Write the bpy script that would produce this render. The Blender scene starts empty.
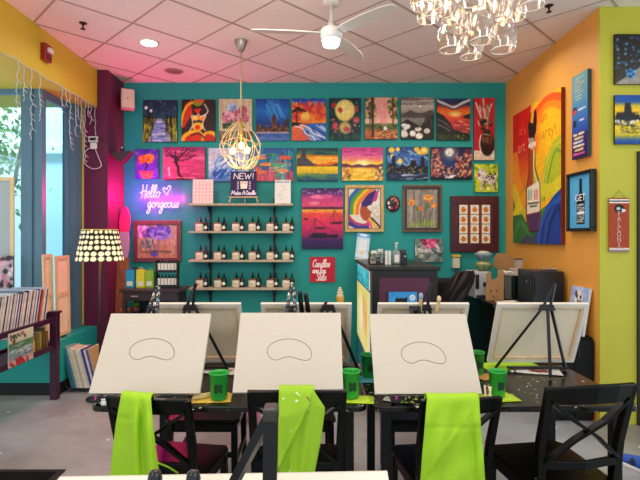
import bpy, math, random
import numpy as np
from mathutils import Vector, Matrix, Euler

random.seed(7)
SC = bpy.context.scene
COL = SC.collection
PI = math.pi
F, CX, CY, EYE = 480.0, 316.0, 236.0, 1.52

def X(px, d): return (px - CX) * d / F
def Z(py, d): return EYE - (py - CY) * d / F
def P(px, py, d): return Vector((X(px, d), d, Z(py, d)))

# ------------------------------------------------------------------ colours and materials
def lin1(c): return c / 12.92 if c <= 0.04045 else ((c + 0.055) / 1.055) ** 2.4
def hexs(h):
    h = h.lstrip('#')
    if len(h) == 3: h = ''.join(c * 2 for c in h)
    return tuple(int(h[i:i + 2], 16) / 255 for i in (0, 2, 4))
def lin(h): return tuple(lin1(c) for c in hexs(h)) + (1.0,)

MATS = {}
def mat(name, col, rough=0.5, metal=0.0, emis=0.0, ecol=None, mottle=0.0, scale=8.0, bump=0.0, spec=0.5, coat=0.0):
    if name in MATS: return MATS[name]
    m = bpy.data.materials.new(name); m.use_nodes = True
    nt = m.node_tree; b = nt.nodes['Principled BSDF']
    c = lin(col)
    b.inputs['Base Color'].default_value = c
    b.inputs['Roughness'].default_value = rough
    b.inputs['Metallic'].default_value = metal
    b.inputs['Specular IOR Level'].default_value = spec
    if coat: b.inputs['Coat Weight'].default_value = coat
    if emis:
        b.inputs['Emission Color'].default_value = lin(ecol or col)
        b.inputs['Emission Strength'].default_value = emis
    if mottle or bump:
        tc = nt.nodes.new('ShaderNodeTexCoord'); n = nt.nodes.new('ShaderNodeTexNoise')
        n.inputs['Scale'].default_value = scale; n.inputs['Detail'].default_value = 4
        nt.links.new(tc.outputs['Object'], n.inputs['Vector'])
        if mottle:
            r = nt.nodes.new('ShaderNodeValToRGB')
            r.color_ramp.elements[0].position = 0.3; r.color_ramp.elements[1].position = 0.7
            r.color_ramp.elements[0].color = tuple(max(0, v * (1 - mottle)) for v in c[:3]) + (1,)
            r.color_ramp.elements[1].color = tuple(min(1, v * (1 + mottle)) for v in c[:3]) + (1,)
            nt.links.new(n.outputs['Fac'], r.inputs['Fac']); nt.links.new(r.outputs['Color'], b.inputs['Base Color'])
        if bump:
            bp = nt.nodes.new('ShaderNodeBump'); bp.inputs['Strength'].default_value = bump; bp.inputs['Distance'].default_value = 0.004
            nt.links.new(n.outputs['Fac'], bp.inputs['Height']); nt.links.new(bp.outputs['Normal'], b.inputs['Normal'])
    MATS[name] = m
    return m

def wood(name, c1, c2, rough=0.5, scale=(2, 2, 14)):
    if name in MATS: return MATS[name]
    m = bpy.data.materials.new(name); m.use_nodes = True
    nt = m.node_tree; b = nt.nodes['Principled BSDF']
    tc = nt.nodes.new('ShaderNodeTexCoord'); mp = nt.nodes.new('ShaderNodeMapping')
    mp.inputs['Scale'].default_value = (scale[2], scale[1], scale[0])
    n = nt.nodes.new('ShaderNodeTexNoise'); n.inputs['Scale'].default_value = 3; n.inputs['Detail'].default_value = 5; n.inputs['Distortion'].default_value = 0.6
    r = nt.nodes.new('ShaderNodeValToRGB')
    r.color_ramp.elements[0].color = lin(c1); r.color_ramp.elements[1].color = lin(c2)
    r.color_ramp.elements[0].position = 0.3; r.color_ramp.elements[1].position = 0.7
    L = nt.links.new
    L(tc.outputs['Object'], mp.inputs['Vector']); L(mp.outputs['Vector'], n.inputs['Vector'])
    L(n.outputs['Fac'], r.inputs['Fac']); L(r.outputs['Color'], b.inputs['Base Color'])
    b.inputs['Roughness'].default_value = rough
    MATS[name] = m
    return m

def splatter(name, base, cols, rough=0.3, scale=60.0, amount=0.10, soft=0.02, spec=0.5, thr=0.3):
    """base colour with small dried paint flecks: a Voronoi cell picks the fleck and its colour."""
    if name in MATS: return MATS[name]
    m = bpy.data.materials.new(name); m.use_nodes = True
    nt = m.node_tree; b = nt.nodes['Principled BSDF']; L = nt.links.new
    tc = nt.nodes.new('ShaderNodeTexCoord')
    nz = nt.nodes.new('ShaderNodeTexNoise'); nz.inputs['Scale'].default_value = scale * 0.6; nz.inputs['Detail'].default_value = 2
    mx = nt.nodes.new('ShaderNodeMixRGB'); mx.inputs['Fac'].default_value = 0.06
    L(tc.outputs['Object'], nz.inputs['Vector'])
    L(tc.outputs['Object'], mx.inputs['Color1']); L(nz.outputs['Color'], mx.inputs['Color2'])
    v = nt.nodes.new('ShaderNodeTexVoronoi'); v.inputs['Scale'].default_value = scale
    L(mx.outputs['Color'], v.inputs['Vector'])
    sep = nt.nodes.new('ShaderNodeSeparateColor'); L(v.outputs['Color'], sep.inputs['Color'])
    lt = nt.nodes.new('ShaderNodeMath'); lt.operation = 'LESS_THAN'; lt.inputs[1].default_value = amount
    L(sep.outputs['Red'], lt.inputs[0])
    ld = nt.nodes.new('ShaderNodeMath'); ld.operation = 'LESS_THAN'; ld.inputs[1].default_value = thr
    L(v.outputs['Distance'], ld.inputs[0])
    mul = nt.nodes.new('ShaderNodeMath'); mul.operation = 'MULTIPLY'
    L(lt.outputs[0], mul.inputs[0]); L(ld.outputs[0], mul.inputs[1])
    r = nt.nodes.new('ShaderNodeValToRGB'); r.color_ramp.interpolation = 'CONSTANT'
    els = r.color_ramp.elements
    while len(els) < len(cols): els.new(0.5)
    for i, c in enumerate(cols):
        els[i].position = i / len(cols); els[i].color = lin(c)
    L(sep.outputs['Green'], r.inputs['Fac'])
    mc = nt.nodes.new('ShaderNodeMixRGB'); mc.inputs['Color1'].default_value = lin(base)
    L(mul.outputs[0], mc.inputs['Fac']); L(r.outputs['Color'], mc.inputs['Color2'])
    L(mc.outputs['Color'], b.inputs['Base Color'])
    b.inputs['Roughness'].default_value = rough; b.inputs['Specular IOR Level'].default_value = spec
    MATS[name] = m
    return m

def thin_glass(name, tint='#ffffff', refl=0.12, edge=0.55):
    if name in MATS: return MATS[name]
    m = bpy.data.materials.new(name); m.use_nodes = True
    nt = m.node_tree; L = nt.links.new
    for n in list(nt.nodes):
        if n.type != 'OUTPUT_MATERIAL': nt.nodes.remove(n)
    out = nt.nodes['Material Output']
    t = nt.nodes.new('ShaderNodeBsdfTransparent'); t.inputs['Color'].default_value = lin(tint)
    g = nt.nodes.new('ShaderNodeBsdfGlossy'); g.inputs['Roughness'].default_value = 0.03
    lw = nt.nodes.new('ShaderNodeLayerWeight'); lw.inputs['Blend'].default_value = 0.35
    mr = nt.nodes.new('ShaderNodeMapRange'); mr.inputs['To Min'].default_value = refl; mr.inputs['To Max'].default_value = edge
    mx = nt.nodes.new('ShaderNodeMixShader')
    L(lw.outputs['Facing'], mr.inputs['Value']); L(mr.outputs['Result'], mx.inputs['Fac'])
    L(t.outputs[0], mx.inputs[1]); L(g.outputs[0], mx.inputs[2]); L(mx.outputs[0], out.inputs['Surface'])
    MATS[name] = m
    return m

def glow(name, col, strength):
    if name in MATS: return MATS[name]
    m = bpy.data.materials.new(name); m.use_nodes = True
    nt = m.node_tree
    for n in list(nt.nodes):
        if n.type != 'OUTPUT_MATERIAL': nt.nodes.remove(n)
    e = nt.nodes.new('ShaderNodeEmission'); e.inputs['Color'].default_value = lin(col); e.inputs['Strength'].default_value = strength
    nt.links.new(e.outputs[0], nt.nodes['Material Output'].inputs['Surface'])
    MATS[name] = m
    return m

def paint_mat(name='acrylic_paint', rough=0.45, emis=0.0):
    """colours of a painted surface, read from the mesh's own colour attribute."""
    if name in MATS: return MATS[name]
    m = bpy.data.materials.new(name); m.use_nodes = True
    nt = m.node_tree; b = nt.nodes['Principled BSDF']
    a = nt.nodes.new('ShaderNodeVertexColor'); a.layer_name = 'paint'
    nt.links.new(a.outputs['Color'], b.inputs['Base Color'])
    if emis:
        nt.links.new(a.outputs['Color'], b.inputs['Emission Color']); b.inputs['Emission Strength'].default_value = emis
    b.inputs['Roughness'].default_value = rough
    b.inputs['Specular IOR Level'].default_value = 0.3
    MATS[name] = m
    return m

# ------------------------------------------------------------------ object bookkeeping
def tag(o, label, cat, group=None, kind='thing'):
    o['label'] = label; o['category'] = cat; o['kind'] = kind
    if group: o['group'] = group
    return o
def empty(name, loc=(0, 0, 0), rz=0.0, rx=0.0):
    o = bpy.data.objects.new(name, None); o.empty_display_size = 0.05
    COL.objects.link(o); o.location = loc; o.rotation_euler = (rx, 0, rz)
    return o
def thing(name, label, cat, loc=(0, 0, 0), rz=0.0, group=None, rx=0.0):
    return tag(empty(name, loc, rz, rx), label, cat, group)
def copy_tree(o, parent=None):
    c = o.copy(); COL.objects.link(c)
    if parent is not None: c.parent = parent
    for ch in list(o.children): copy_tree(ch, c)
    return c

class MB:
    def __init__(s): s.v = []; s.f = []; s.sm = []
    def add(s, vs, fs, smooth=False):
        b = len(s.v); s.v.extend(tuple(v) for v in vs)
        s.f.extend(tuple(b + i for i in f) for f in fs); s.sm.extend([smooth] * len(fs)); return s
    def box(s, c, d, R=None):
        hx, hy, hz = d[0] / 2, d[1] / 2, d[2] / 2
        vs = [Vector((x, y, z)) for x in (-hx, hx) for y in (-hy, hy) for z in (-hz, hz)]
        if R is not None: vs = [R @ v for v in vs]
        c = Vector(c)
        return s.add([v + c for v in vs], [(0, 1, 3, 2), (4, 6, 7, 5), (0, 4, 5, 1), (2, 3, 7, 6), (0, 2, 6, 4), (1, 5, 7, 3)])
    def bb(s, x0, x1, y0, y1, z0, z1):
        return s.box(((x0 + x1) / 2, (y0 + y1) / 2, (z0 + z1) / 2), (abs(x1 - x0), abs(y1 - y0), abs(z1 - z0)))
    def bar(s, p0, p1, w, h, up=(0, 0, 1)):
        p0, p1 = Vector(p0), Vector(p1); d = p1 - p0; L = d.length; d.normalize()
        up = Vector(up)
        if abs(d.dot(up)) > 0.98: up = Vector((0, 1, 0))
        sx = d.cross(up).normalized(); uz = sx.cross(d)
        R = Matrix((sx, d, uz)).transposed()
        return s.box((p0 + p1) / 2, (w, L, h), R)
    def sweep(s, pts, w, h, up=(0, 1, 0)):
        """rectangular bar swept along a polyline; w across, h along up-ish."""
        pts = [Vector(p) for p in pts]; up = Vector(up); vs = []
        for i, p in enumerate(pts):
            d = (pts[min(i + 1, len(pts) - 1)] - pts[max(i - 1, 0)]).normalized()
            sx = d.cross(up).normalized(); uz = sx.cross(d)
            ww = w[i] if isinstance(w, (list, tuple)) else w
            hh = h[i] if isinstance(h, (list, tuple)) else h
            for a, b in ((-1, -1), (1, -1), (1, 1), (-1, 1)): vs.append(p + sx * a * ww / 2 + uz * b * hh / 2)
        n = len(pts); fs = [(0, 1, 2, 3), tuple(4 * (n - 1) + k for k in (3, 2, 1, 0))]
        for i in range(n - 1):
            for k in range(4):
                a, b = 4 * i + k, 4 * i + (k + 1) % 4
                fs.append((a, a + 4, b + 4, b))
        return s.add(vs, fs)
    def tube(s, pts, r, n=8, closed=False, caps=True):
        pts = [Vector(p) for p in pts]; m = len(pts); vs = []; prev = None
        for i, p in enumerate(pts):
            a = pts[(i - 1) % m] if closed else pts[max(i - 1, 0)]
            b = pts[(i + 1) % m] if closed else pts[min(i + 1, m - 1)]
            d = (b - a)
            d = d.normalized() if d.length > 1e-9 else Vector((0, 0, 1))
            if prev is None:
                prev = d.orthogonal().normalized()
            else:
                prev = prev - d * prev.dot(d)
                prev = prev.normalized() if prev.length > 1e-6 else d.orthogonal().normalized()
            q = d.cross(prev); rr = r[i] if isinstance(r, (list, tuple)) else r
            for k in range(n):
                t = 2 * PI * k / n
                vs.append(p + (prev * math.cos(t) + q * math.sin(t)) * rr)
        fs = []
        for i in range(m if closed else m - 1):
            for k in range(n):
                a, b = i * n + k, i * n + (k + 1) % n
                c, d2 = ((i + 1) % m) * n + (k + 1) % n, ((i + 1) % m) * n + k
                fs.append((a, b, c, d2))
        if caps and not closed:
            fs.append(tuple(range(n - 1, -1, -1))); fs.append(tuple((m - 1) * n + k for k in range(n)))
        return s.add(vs, fs, True)
    def lathe(s, prof, c=(0, 0, 0), n=24, caps=True, axis=None):
        c = Vector(c); vs = []
        for r, z in prof:
            for k in range(n):
                t = 2 * PI * k / n
                v = Vector((r * math.cos(t), r * math.sin(t), z))
                vs.append(c + (axis @ v if axis is not None else v))
        fs = []
        for i in range(len(prof) - 1):
            for k in range(n):
                a, b = i * n + k, i * n + (k + 1) % n
                fs.append((a, b, b + n, a + n))
        if caps:
            fs.append(tuple(range(n - 1, -1, -1))); fs.append(tuple((len(prof) - 1) * n + k for k in range(n)))
        return s.add(vs, fs, True)
    def ball(s, c, r, n=12, m=8, sc=(1, 1, 1)):
        prof = [(max(1e-4, math.sin(PI * i / m)), -math.cos(PI * i / m)) for i in range(m + 1)]
        c = Vector(c); R = Matrix.Diagonal((r * sc[0], r * sc[1], r * sc[2]))
        return s.lathe(prof, c, n, True, R)
    def prism(s, out, y0, y1, T=None):
        """outline in x,z extruded from y0 to y1."""
        n = len(out)
        vs = [Vector((x, y0, z)) for x, z in out] + [Vector((x, y1, z)) for x, z in out]
        if T is not None: vs = [T @ v for v in vs]
        fs = [tuple(range(n)), tuple(range(2 * n - 1, n - 1, -1))]
        for i in range(n):
            j = (i + 1) % n; fs.append((i, i + n, j + n, j))
        return s.add(vs, fs)
    def prism_z(s, out, z0, z1):
        n = len(out)
        vs = [Vector((x, y, z0)) for x, y in out] + [Vector((x, y, z1)) for x, y in out]
        fs = [tuple(range(n - 1, -1, -1)), tuple(range(n, 2 * n))]
        for i in range(n):
            j = (i + 1) % n; fs.append((i, j, j + n, i + n))
        return s.add(vs, fs)
    def grid(s, fn, nu, nv, smooth=True):
        vs = [fn(i / nu, j / nv) for j in range(nv + 1) for i in range(nu + 1)]
        fs = [(j * (nu + 1) + i, j * (nu + 1) + i + 1, (j + 1) * (nu + 1) + i + 1, (j + 1) * (nu + 1) + i) for j in range(nv) for i in range(nu)]
        return s.add(vs, fs, smooth)
    def build(s, name, m, parent=None, bevel=0.0, solid=0.0, kind=None, sub=0):
        me = bpy.data.meshes.new(name)
        me.from_pydata([tuple(v) for v in s.v], [], s.f)
        me.polygons.foreach_set('use_smooth', s.sm)
        me.materials.append(m); me.update()
        o = bpy.data.objects.new(name, me); COL.objects.link(o)
        if parent is not None: o.parent = parent
        if solid:
            md = o.modifiers.new('solid', 'SOLIDIFY'); md.thickness = solid; md.offset = 0
        if bevel:
            md = o.modifiers.new('bevel', 'BEVEL'); md.width = bevel; md.segments = 2; md.limit_method = 'ANGLE'
        if sub:
            md = o.modifiers.new('sub', 'SUBSURF'); md.levels = sub; md.render_levels = sub
        if kind: o['kind'] = kind
        return o

def smooth_path(pts, k=6, closed=False):
    """Catmull-Rom through points (any dimension)."""
    pts = [Vector(p) for p in pts]; n = len(pts); out = []
    rng = range(n) if closed else range(n - 1)
    for i in rng:
        if closed: p0, p1, p2, p3 = pts[(i - 1) % n], pts[i], pts[(i + 1) % n], pts[(i + 2) % n]
        else: p0, p1, p2, p3 = pts[max(i - 1, 0)], pts[i], pts[i + 1], pts[min(i + 2, n - 1)]
        for j in range(k):
            t = j / k
            out.append(0.5 * ((2 * p1) + (p2 - p0) * t + (2 * p0 - 5 * p1 + 4 * p2 - p3) * t * t + (3 * p1 - p0 - 3 * p2 + p3) * t ** 3))
    if not closed: out.append(pts[-1])
    return out

# ------------------------------------------------------------------ lettering
SCRIPT = {
 'H': ([[(.1, 2.15), (.18, 1), (.15, -.1)], [(.85, 2.15), (.8, 1), (.82, -.25)], [(-.25, .75), (.1, .95), (.5, 1.1), (1.0, 1.05)]], 1.05),
 'e': ([[(-.05, .4), (.45, .6), (.5, .95), (.28, 1.02), (.06, .6), (.12, .15), (.35, 0), (.7, .3)]], .68),
 'l': ([[(0, .25), (.35, 1.1), (.42, 2.0), (.2, 2.05), (.1, 1.2), (.14, .2), (.32, 0), (.55, .25)]], .55),
 'o': ([[(.45, 1), (.12, .85), (.05, .35), (.28, 0), (.58, .2), (.62, .75), (.42, 1), (.5, .8), (.85, .8)]], .8),
 'g': ([[(.6, .85), (.35, 1), (.05, .6), (.15, .1), (.4, .1), (.62, .9), (.58, -.6), (.32, -1.15), (.08, -.85), (.35, -.25), (.85, .3)]], .82),
 'r': ([[(0, .25), (.2, 1.0), (.22, .82), (.52, .9), (.46, .25), (.58, 0), (.8, .25)]], .75),
 'u': ([[(0, .9), (.05, .2), (.28, 0), (.52, .3), (.58, .95), (.57, .2), (.7, 0), (.9, .25)]], .85),
 's': ([[(0, .25), (.32, 1.05), (.46, .5), (.36, .03), (.05, .08)]], .6),
 'C': ([[(.9, 1.6), (.65, 2), (.2, 1.5), (.1, .6), (.4, 0), (.9, .3)]], .85),
 'a': ([[(.58, .9), (.3, 1), (.05, .5), (.22, .02), (.5, .35), (.6, .95), (.58, .2), (.7, 0), (.9, .25)]], .85),
 'n': ([[(.05, .95), (.1, 0), (.15, .65), (.38, 1), (.52, .7), (.52, .1), (.66, 0), (.85, .25)]], .8),
 'd': ([[(.58, .9), (.3, 1), (.05, .5), (.22, .02), (.5, .35), (.64, 2.05), (.58, .2), (.7, 0), (.9, .25)]], .85),
 'f': ([[(0, .25), (.38, 1.4), (.42, 2), (.22, 1.9), (.16, 0), (.18, -.9), (.38, -.5), (.28, .1), (.65, .35)]], .62),
 'S': ([[(.8, 1.65), (.5, 2), (.15, 1.6), (.4, 1.1), (.75, .6), (.5, 0), (.05, .25)]], .85),
 'M': ([[(0, 0), (.2, 2)], [(.2, 2), (.6, .6)], [(.6, .6), (1.0, 2)], [(1.0, 2), (1.2, 0)]], 1.35),
 'k': ([[(.1, 2), (.1, 0)], [(.6, 1), (.12, .45)], [(.12, .45), (.65, 0)]], .75),
 'A': ([[(0, 0), (.5, 2)], [(.5, 2), (1, 0)], [(.2, .7), (.8, .7)]], 1.1),
 'N': ([[(0, 0), (0, 2)], [(0, 2), (.9, 0)], [(.9, 0), (.9, 2)]], 1.15),
 'E': ([[(.8, 2), (0, 2)], [(0, 2), (0, 0)], [(0, 0), (.8, 0)], [(0, 1), (.65, 1)]], 1.0),
 'W': ([[(0, 2), (.35, 0)], [(.35, 0), (.65, 1.5)], [(.65, 1.5), (.95, 0)], [(.95, 0), (1.3, 2)]], 1.5),
 '!': ([[(.2, 2), (.2, .6)], [(.2, .12), (.2, .05)]], .5),
 ' ': ([], .5),
}
def script_strokes(text, x0, y0, h, slant=0.12, wide=1.0):
    """polylines of hand-written letters; y up, h = x-height."""
    out = []; x = x0
    for ch in text:
        st, adv = SCRIPT[ch]
        for s in st:
            pts = [((x + (px * wide + slant * py) * h), y0 + py * h) for px, py in s]
            out.append([tuple(v) for v in (smooth_path([(a, b, 0) for a, b in pts], 5) if len(pts) > 2 else [Vector((a, b, 0)) for a, b in pts])])
        x += adv * wide * h
    return out, x

def text_obj(name, s, size, m, parent, loc, rz=0.0, depth=0.0004, align='CENTER', sx=1.0, rot=0.0, spacing=1.0):
    """a line of lettering standing in the local xz plane, facing -y."""
    cu = bpy.data.curves.new('lettering', 'FONT'); cu.body = s; cu.size = size; cu.align_x = align; cu.align_y = 'CENTER'; cu.extrude = depth; cu.space_line = spacing
    cu.resolution_u = 3
    tmp = bpy.data.objects.new('tmp_text', cu); COL.objects.link(tmp)
    bpy.context.view_layer.update()
    me = bpy.data.meshes.new_from_object(tmp.evaluated_get(bpy.context.evaluated_depsgraph_get()))
    bpy.data.objects.remove(tmp); bpy.data.curves.remove(cu)
    me.transform(Matrix.Rotation(PI / 2, 4, 'X') @ Matrix.Rotation(rot, 4, 'Z') @ Matrix.Diagonal((sx, 1, 1, 1)))
    me.materials.clear(); me.materials.append(m); me.name = name
    o = bpy.data.objects.new(name, me); COL.objects.link(o); o.parent = parent; o.location = loc; o.rotation_euler = (0, 0, rz)
    return o

# ------------------------------------------------------------------ painted surfaces: a small brush-on-grid painter
class Art:
    def __init__(s, nw, nh, bg='#ffffff', ss=2, seed=1):
        s.w, s.h, s.ss = nw, nh, ss
        W, H = nw * ss, nh * ss
        s.a = np.empty((H, W, 3)); s.a[:] = hexs(bg)
        s.u, s.v = np.meshgrid((np.arange(W) + .5) / W, (np.arange(H) + .5) / H)
        s.asp = nh / nw
        s.rs = np.random.RandomState(seed)
    def mix(s, mask, col, al=1.0):
        c = np.array(hexs(col)) if isinstance(col, str) else np.array(col)
        k = (np.clip(mask, 0, 1) * al)[..., None]
        s.a = s.a * (1 - k) + c * k; return s
    def g(s, stops, x0=0, x1=1, y0=0, y1=1):
        ps = [p for p, _ in stops]; cs = np.array([hexs(c) for _, c in stops])
        t = np.clip((s.v - y0) / max(1e-6, y1 - y0), 0, 1)
        img = np.stack([np.interp(t, ps, cs[:, k]) for k in range(3)], -1)
        m = ((s.u >= x0) & (s.u <= x1) & (s.v >= y0) & (s.v <= y1))[..., None]
        s.a = np.where(m, img, s.a); return s
    def e(s, cx, cy, rx, ry, col, soft=0.12, al=1.0, rot=0):
        dx, dy = s.u - cx, (s.v - cy)
        if rot:
            c, n = math.cos(rot), math.sin(rot); dx, dy = dx * c + dy * s.asp * n, (-dx * n + dy * s.asp * c) / s.asp
        r = np.sqrt((dx / rx) ** 2 + (dy / ry) ** 2)
        return s.mix((1 - r) / soft + .5, col, al)
    def p(s, pts, col, al=1.0):
        ins = np.zeros(s.u.shape, bool); n = len(pts)
        for i in range(n):
            (x0, y0), (x1, y1) = pts[i], pts[(i + 1) % n]
            if y0 == y1: continue
            c = ((y0 > s.v) != (y1 > s.v)) & (s.u < (x1 - x0) * (s.v - y0) / (y1 - y0) + x0)
            ins ^= c
        return s.mix(ins.astype(float), col, al)
    def r(s, x0, y0, x1, y1, col, al=1.0):
        return s.mix(((s.u >= x0) & (s.u <= x1) & (s.v >= y0) & (s.v <= y1)).astype(float), col, al)
    def l(s, pts, w, col, al=1.0, curve=False, w2=None):
        if curve: pts = [(q.x, q.y) for q in smooth_path([(a, b, 0) for a, b in pts], 5)]
        n = len(pts) - 1; m = np.zeros(s.u.shape); px = 1.0 / (s.w * s.ss)
        for i in range(n):
            (x0, y0), (x1, y1) = pts[i][:2], pts[i + 1][:2]
            ww = w if w2 is None else w + (w2 - w) * i / max(1, n - 1)
            ax, ay = x1 - x0, (y1 - y0) * s.asp
            L = ax * ax + ay * ay + 1e-9
            t = np.clip(((s.u - x0) * ax + (s.v - y0) * s.asp * ay) / L, 0, 1)
            d = np.sqrt((s.u - x0 - t * ax) ** 2 + ((s.v - y0) * s.asp - t * ay) ** 2)
            m = np.maximum(m, np.clip((ww / 2 - d) / px + .5, 0, 1))
        return s.mix(m, col, al)
    def dabs(s, n, x0, y0, x1, y1, r, cols, al=1.0, flat=1.0):
        for _ in range(n):
            s.e(s.rs.uniform(x0, x1), s.rs.uniform(y0, y1), r * s.rs.uniform(.6, 1.3), r / s.asp * flat * s.rs.uniform(.6, 1.3), cols[s.rs.randint(len(cols))], .4, al)
        return s
    def hs(s, n, x0, y0, x1, y1, w, cols, ln=.3, al=.8, ang=0.0):
        """short brush strokes."""
        for _ in range(n):
            x, y = s.rs.uniform(x0, x1), s.rs.uniform(y0, y1); L = ln * s.rs.uniform(.5, 1.2)
            s.l([(x, y), (x + L * math.cos(ang), y + L * math.sin(ang) / s.asp)], w, cols[s.rs.randint(len(cols))], al)
        return s
    def nz(s, amp=.05, cell=4):
        H, W = s.u.shape
        q = s.rs.normal(0, amp, (H // cell + 2, W // cell + 2))
        yi = np.arange(H) / cell; xi = np.arange(W) / cell
        y0 = yi.astype(int); x0 = xi.astype(int); fy = (yi - y0)[:, None]; fx = (xi - x0)[None]
        n = (q[y0][:, x0] * (1 - fy) * (1 - fx) + q[y0 + 1][:, x0] * fy * (1 - fx) + q[y0][:, x0 + 1] * (1 - fy) * fx + q[y0 + 1][:, x0 + 1] * fy * fx)
        s.a = np.clip(s.a * (1 + n[..., None]), 0, 1); return s
    def out(s):
        a = s.a.reshape(s.h, s.ss, s.w, s.ss, 3).mean((1, 3))
        return np.where(a <= .04045, a / 12.92, ((a + .055) / 1.055) ** 2.4)

def color_attr(me, cols):
    at = me.color_attributes.new('paint', 'FLOAT_COLOR', 'POINT')
    buf = np.ones((len(cols), 4), dtype=np.float32); buf[:, :3] = cols
    at.data.foreach_set('color', buf.ravel())

def art_mesh(name, art, w, h, t, m, parent=None, side='#e8e0d0', fn=None):
    """a panel w x h x t with the painted grid on its front (local -y), centre at the origin; fn bends the front (u,v)->point."""
    A = art.out(); nh, nw = A.shape[:2]
    us = np.linspace(0, 1, nw); vs = np.linspace(0, 1, nh)
    U, V = np.meshgrid(us, vs)
    if fn is None:
        verts = np.stack([(U - .5) * w, np.full_like(U, -t / 2), (.5 - V) * h], -1).reshape(-1, 3)
    else:
        verts = np.array([fn(u, v) for u, v in zip(U.ravel(), V.ravel())])
    idx = np.arange(nw * nh).reshape(nh, nw)
    f = np.stack([idx[1:, :-1], idx[1:, 1:], idx[:-1, 1:], idx[:-1, :-1]], -1).reshape(-1, 4).tolist()
    verts = verts.tolist(); cols = A.reshape(-1, 3).tolist()
    if t > 0 and fn is None:
        b = len(verts); sc = [lin1(c) for c in hexs(side)]
        for y in (-t / 2, t / 2):
            for x, z in ((-w / 2, -h / 2), (w / 2, -h / 2), (w / 2, h / 2), (-w / 2, h / 2)):
                verts.append((x, y, z)); cols.append(sc)
        f += [(b + 4, b + 7, b + 6, b + 5)] + [(b + i, b + (i + 1) % 4 + 0, b + 4 + (i + 1) % 4, b + 4 + i)[::-1] for i in range(4)]
    me = bpy.data.meshes.new(name); me.from_pydata(verts, [], f); color_attr(me, np.array(cols)); me.materials.append(m); me.update()
    o = bpy.data.objects.new(name, me); COL.objects.link(o)
    if parent is not None: o.parent = parent
    return o
LK = 0.66; NK = 4.2
# ================================================================== camera, render look, world
cam = bpy.data.cameras.new('camera'); cam.sensor_width = 36; cam.lens = 27.0; cam.shift_x = 4 / 640; cam.shift_y = -4 / 640
cam.clip_start = 0.05
co = bpy.data.objects.new('camera', cam); COL.objects.link(co); co.location = (0, 0, EYE); co.rotation_euler = (PI / 2, 0, 0)
SC.camera = co
SC.view_settings.view_transform = 'Standard'; SC.view_settings.look = 'None'
SC.view_settings.exposure = 0.0; SC.view_settings.gamma = 1.0
SC.cycles.max_bounces = 8; SC.cycles.transparent_max_bounces = 24; SC.cycles.caustics_reflective = False; SC.cycles.caustics_refractive = False
SC.cycles.sample_clamp_indirect = 4.0
w = bpy.data.worlds.new('world'); SC.world = w; w.use_nodes = True
w.node_tree.nodes['Background'].inputs['Color'].default_value = lin('#dcebf5'); w.node_tree.nodes['Background'].inputs['Strength'].default_value = 1.4

def lamp(name, kind, loc, power, col='#ffffff', size=0.1, rot=(0, 0, 0), sy=None, spot=None, spread=None):
    l = bpy.data.lights.new(name, kind); l.energy = power; l.color = lin(col)[:3]
    if kind == 'AREA':
        l.size = size
        if sy: l.shape = 'RECTANGLE'; l.size_y = sy
        if spread: l.spread = spread
    else: l.shadow_soft_size = size
    if spot: l.spot_size = spot; l.spot_blend = 0.6
    o = bpy.data.objects.new(name, l); COL.objects.link(o); o.location = loc; o.rotation_euler = rot
    return o

# ================================================================== the setting
CEIL = 3.37; BACK = 5.80; RX = 2.29; GY = 3.87; LX = -2.44; PX = -2.32; PY = 5.35
teal = mat('teal_wall_paint', '#159a96', 0.6, mottle=0.04, scale=2.5)
orange = mat('orange_wall_paint', '#e2a246', 0.55, mottle=0.04, scale=2)
olive = mat('lime_yellow_wall_paint', '#c0bc38', 0.55, mottle=0.04, scale=2)
yellow = mat('mustard_wall_paint', '#ccb634', 0.6, mottle=0.04, scale=2)
plum = mat('plum_wall_paint', '#5e1440', 0.5, mottle=0.05, scale=2)
frame_blue = mat('slate_blue_window_frame', '#54788f', 0.45, mottle=0.05, scale=3)
ledge_m = mat('teal_ledge_paint', '#17a39a', 0.45, mottle=0.05, scale=3)
kick_m = mat('black_kick_board', '#0b0d0f', 0.6)

def structure(o): o['kind'] = 'structure'; return o

# floor: worn grey painted concrete with a browner worn patch and small paint drips
fm = bpy.data.materials.new('painted_concrete_floor'); fm.use_nodes = True
nt = fm.node_tree; b = nt.nodes['Principled BSDF']; L = nt.links.new
tc = nt.nodes.new('ShaderNodeTexCoord')
n1 = nt.nodes.new('ShaderNodeTexNoise'); n1.inputs['Scale'].default_value = 0.9; n1.inputs['Detail'].default_value = 6
n2 = nt.nodes.new('ShaderNodeTexNoise'); n2.inputs['Scale'].default_value = 9; n2.inputs['Detail'].default_value = 5
r1 = nt.nodes.new('ShaderNodeValToRGB'); r1.color_ramp.elements[0].position = .40; r1.color_ramp.elements[1].position = .58
r1.color_ramp.elements[0].color = lin('#8a8584'); r1.color_ramp.elements[1].color = lin('#b2b6b8')
mx = nt.nodes.new('ShaderNodeMixRGB'); mx.blend_type = 'MULTIPLY'; mx.inputs['Fac'].default_value = .35
L(tc.outputs['Object'], n1.inputs['Vector']); L(tc.outputs['Object'], n2.inputs['Vector'])
L(n1.outputs['Fac'], r1.inputs['Fac']); L(r1.outputs['Color'], mx.inputs['Color1']); L(n2.outputs['Fac'], mx.inputs['Color2'])
v = nt.nodes.new('ShaderNodeTexVoronoi'); v.inputs['Scale'].default_value = 9
L(tc.outputs['Object'], v.inputs['Vector'])
sp = nt.nodes.new('ShaderNodeSeparateColor'); L(v.outputs['Color'], sp.inputs['Color'])
a1 = nt.nodes.new('ShaderNodeMath'); a1.operation = 'LESS_THAN'; a1.inputs[1].default_value = .10; L(sp.outputs['Red'], a1.inputs[0])
a2 = nt.nodes.new('ShaderNodeMath'); a2.operation = 'LESS_THAN'; a2.inputs[1].default_value = .13; L(v.outputs['Distance'], a2.inputs[0])
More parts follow.
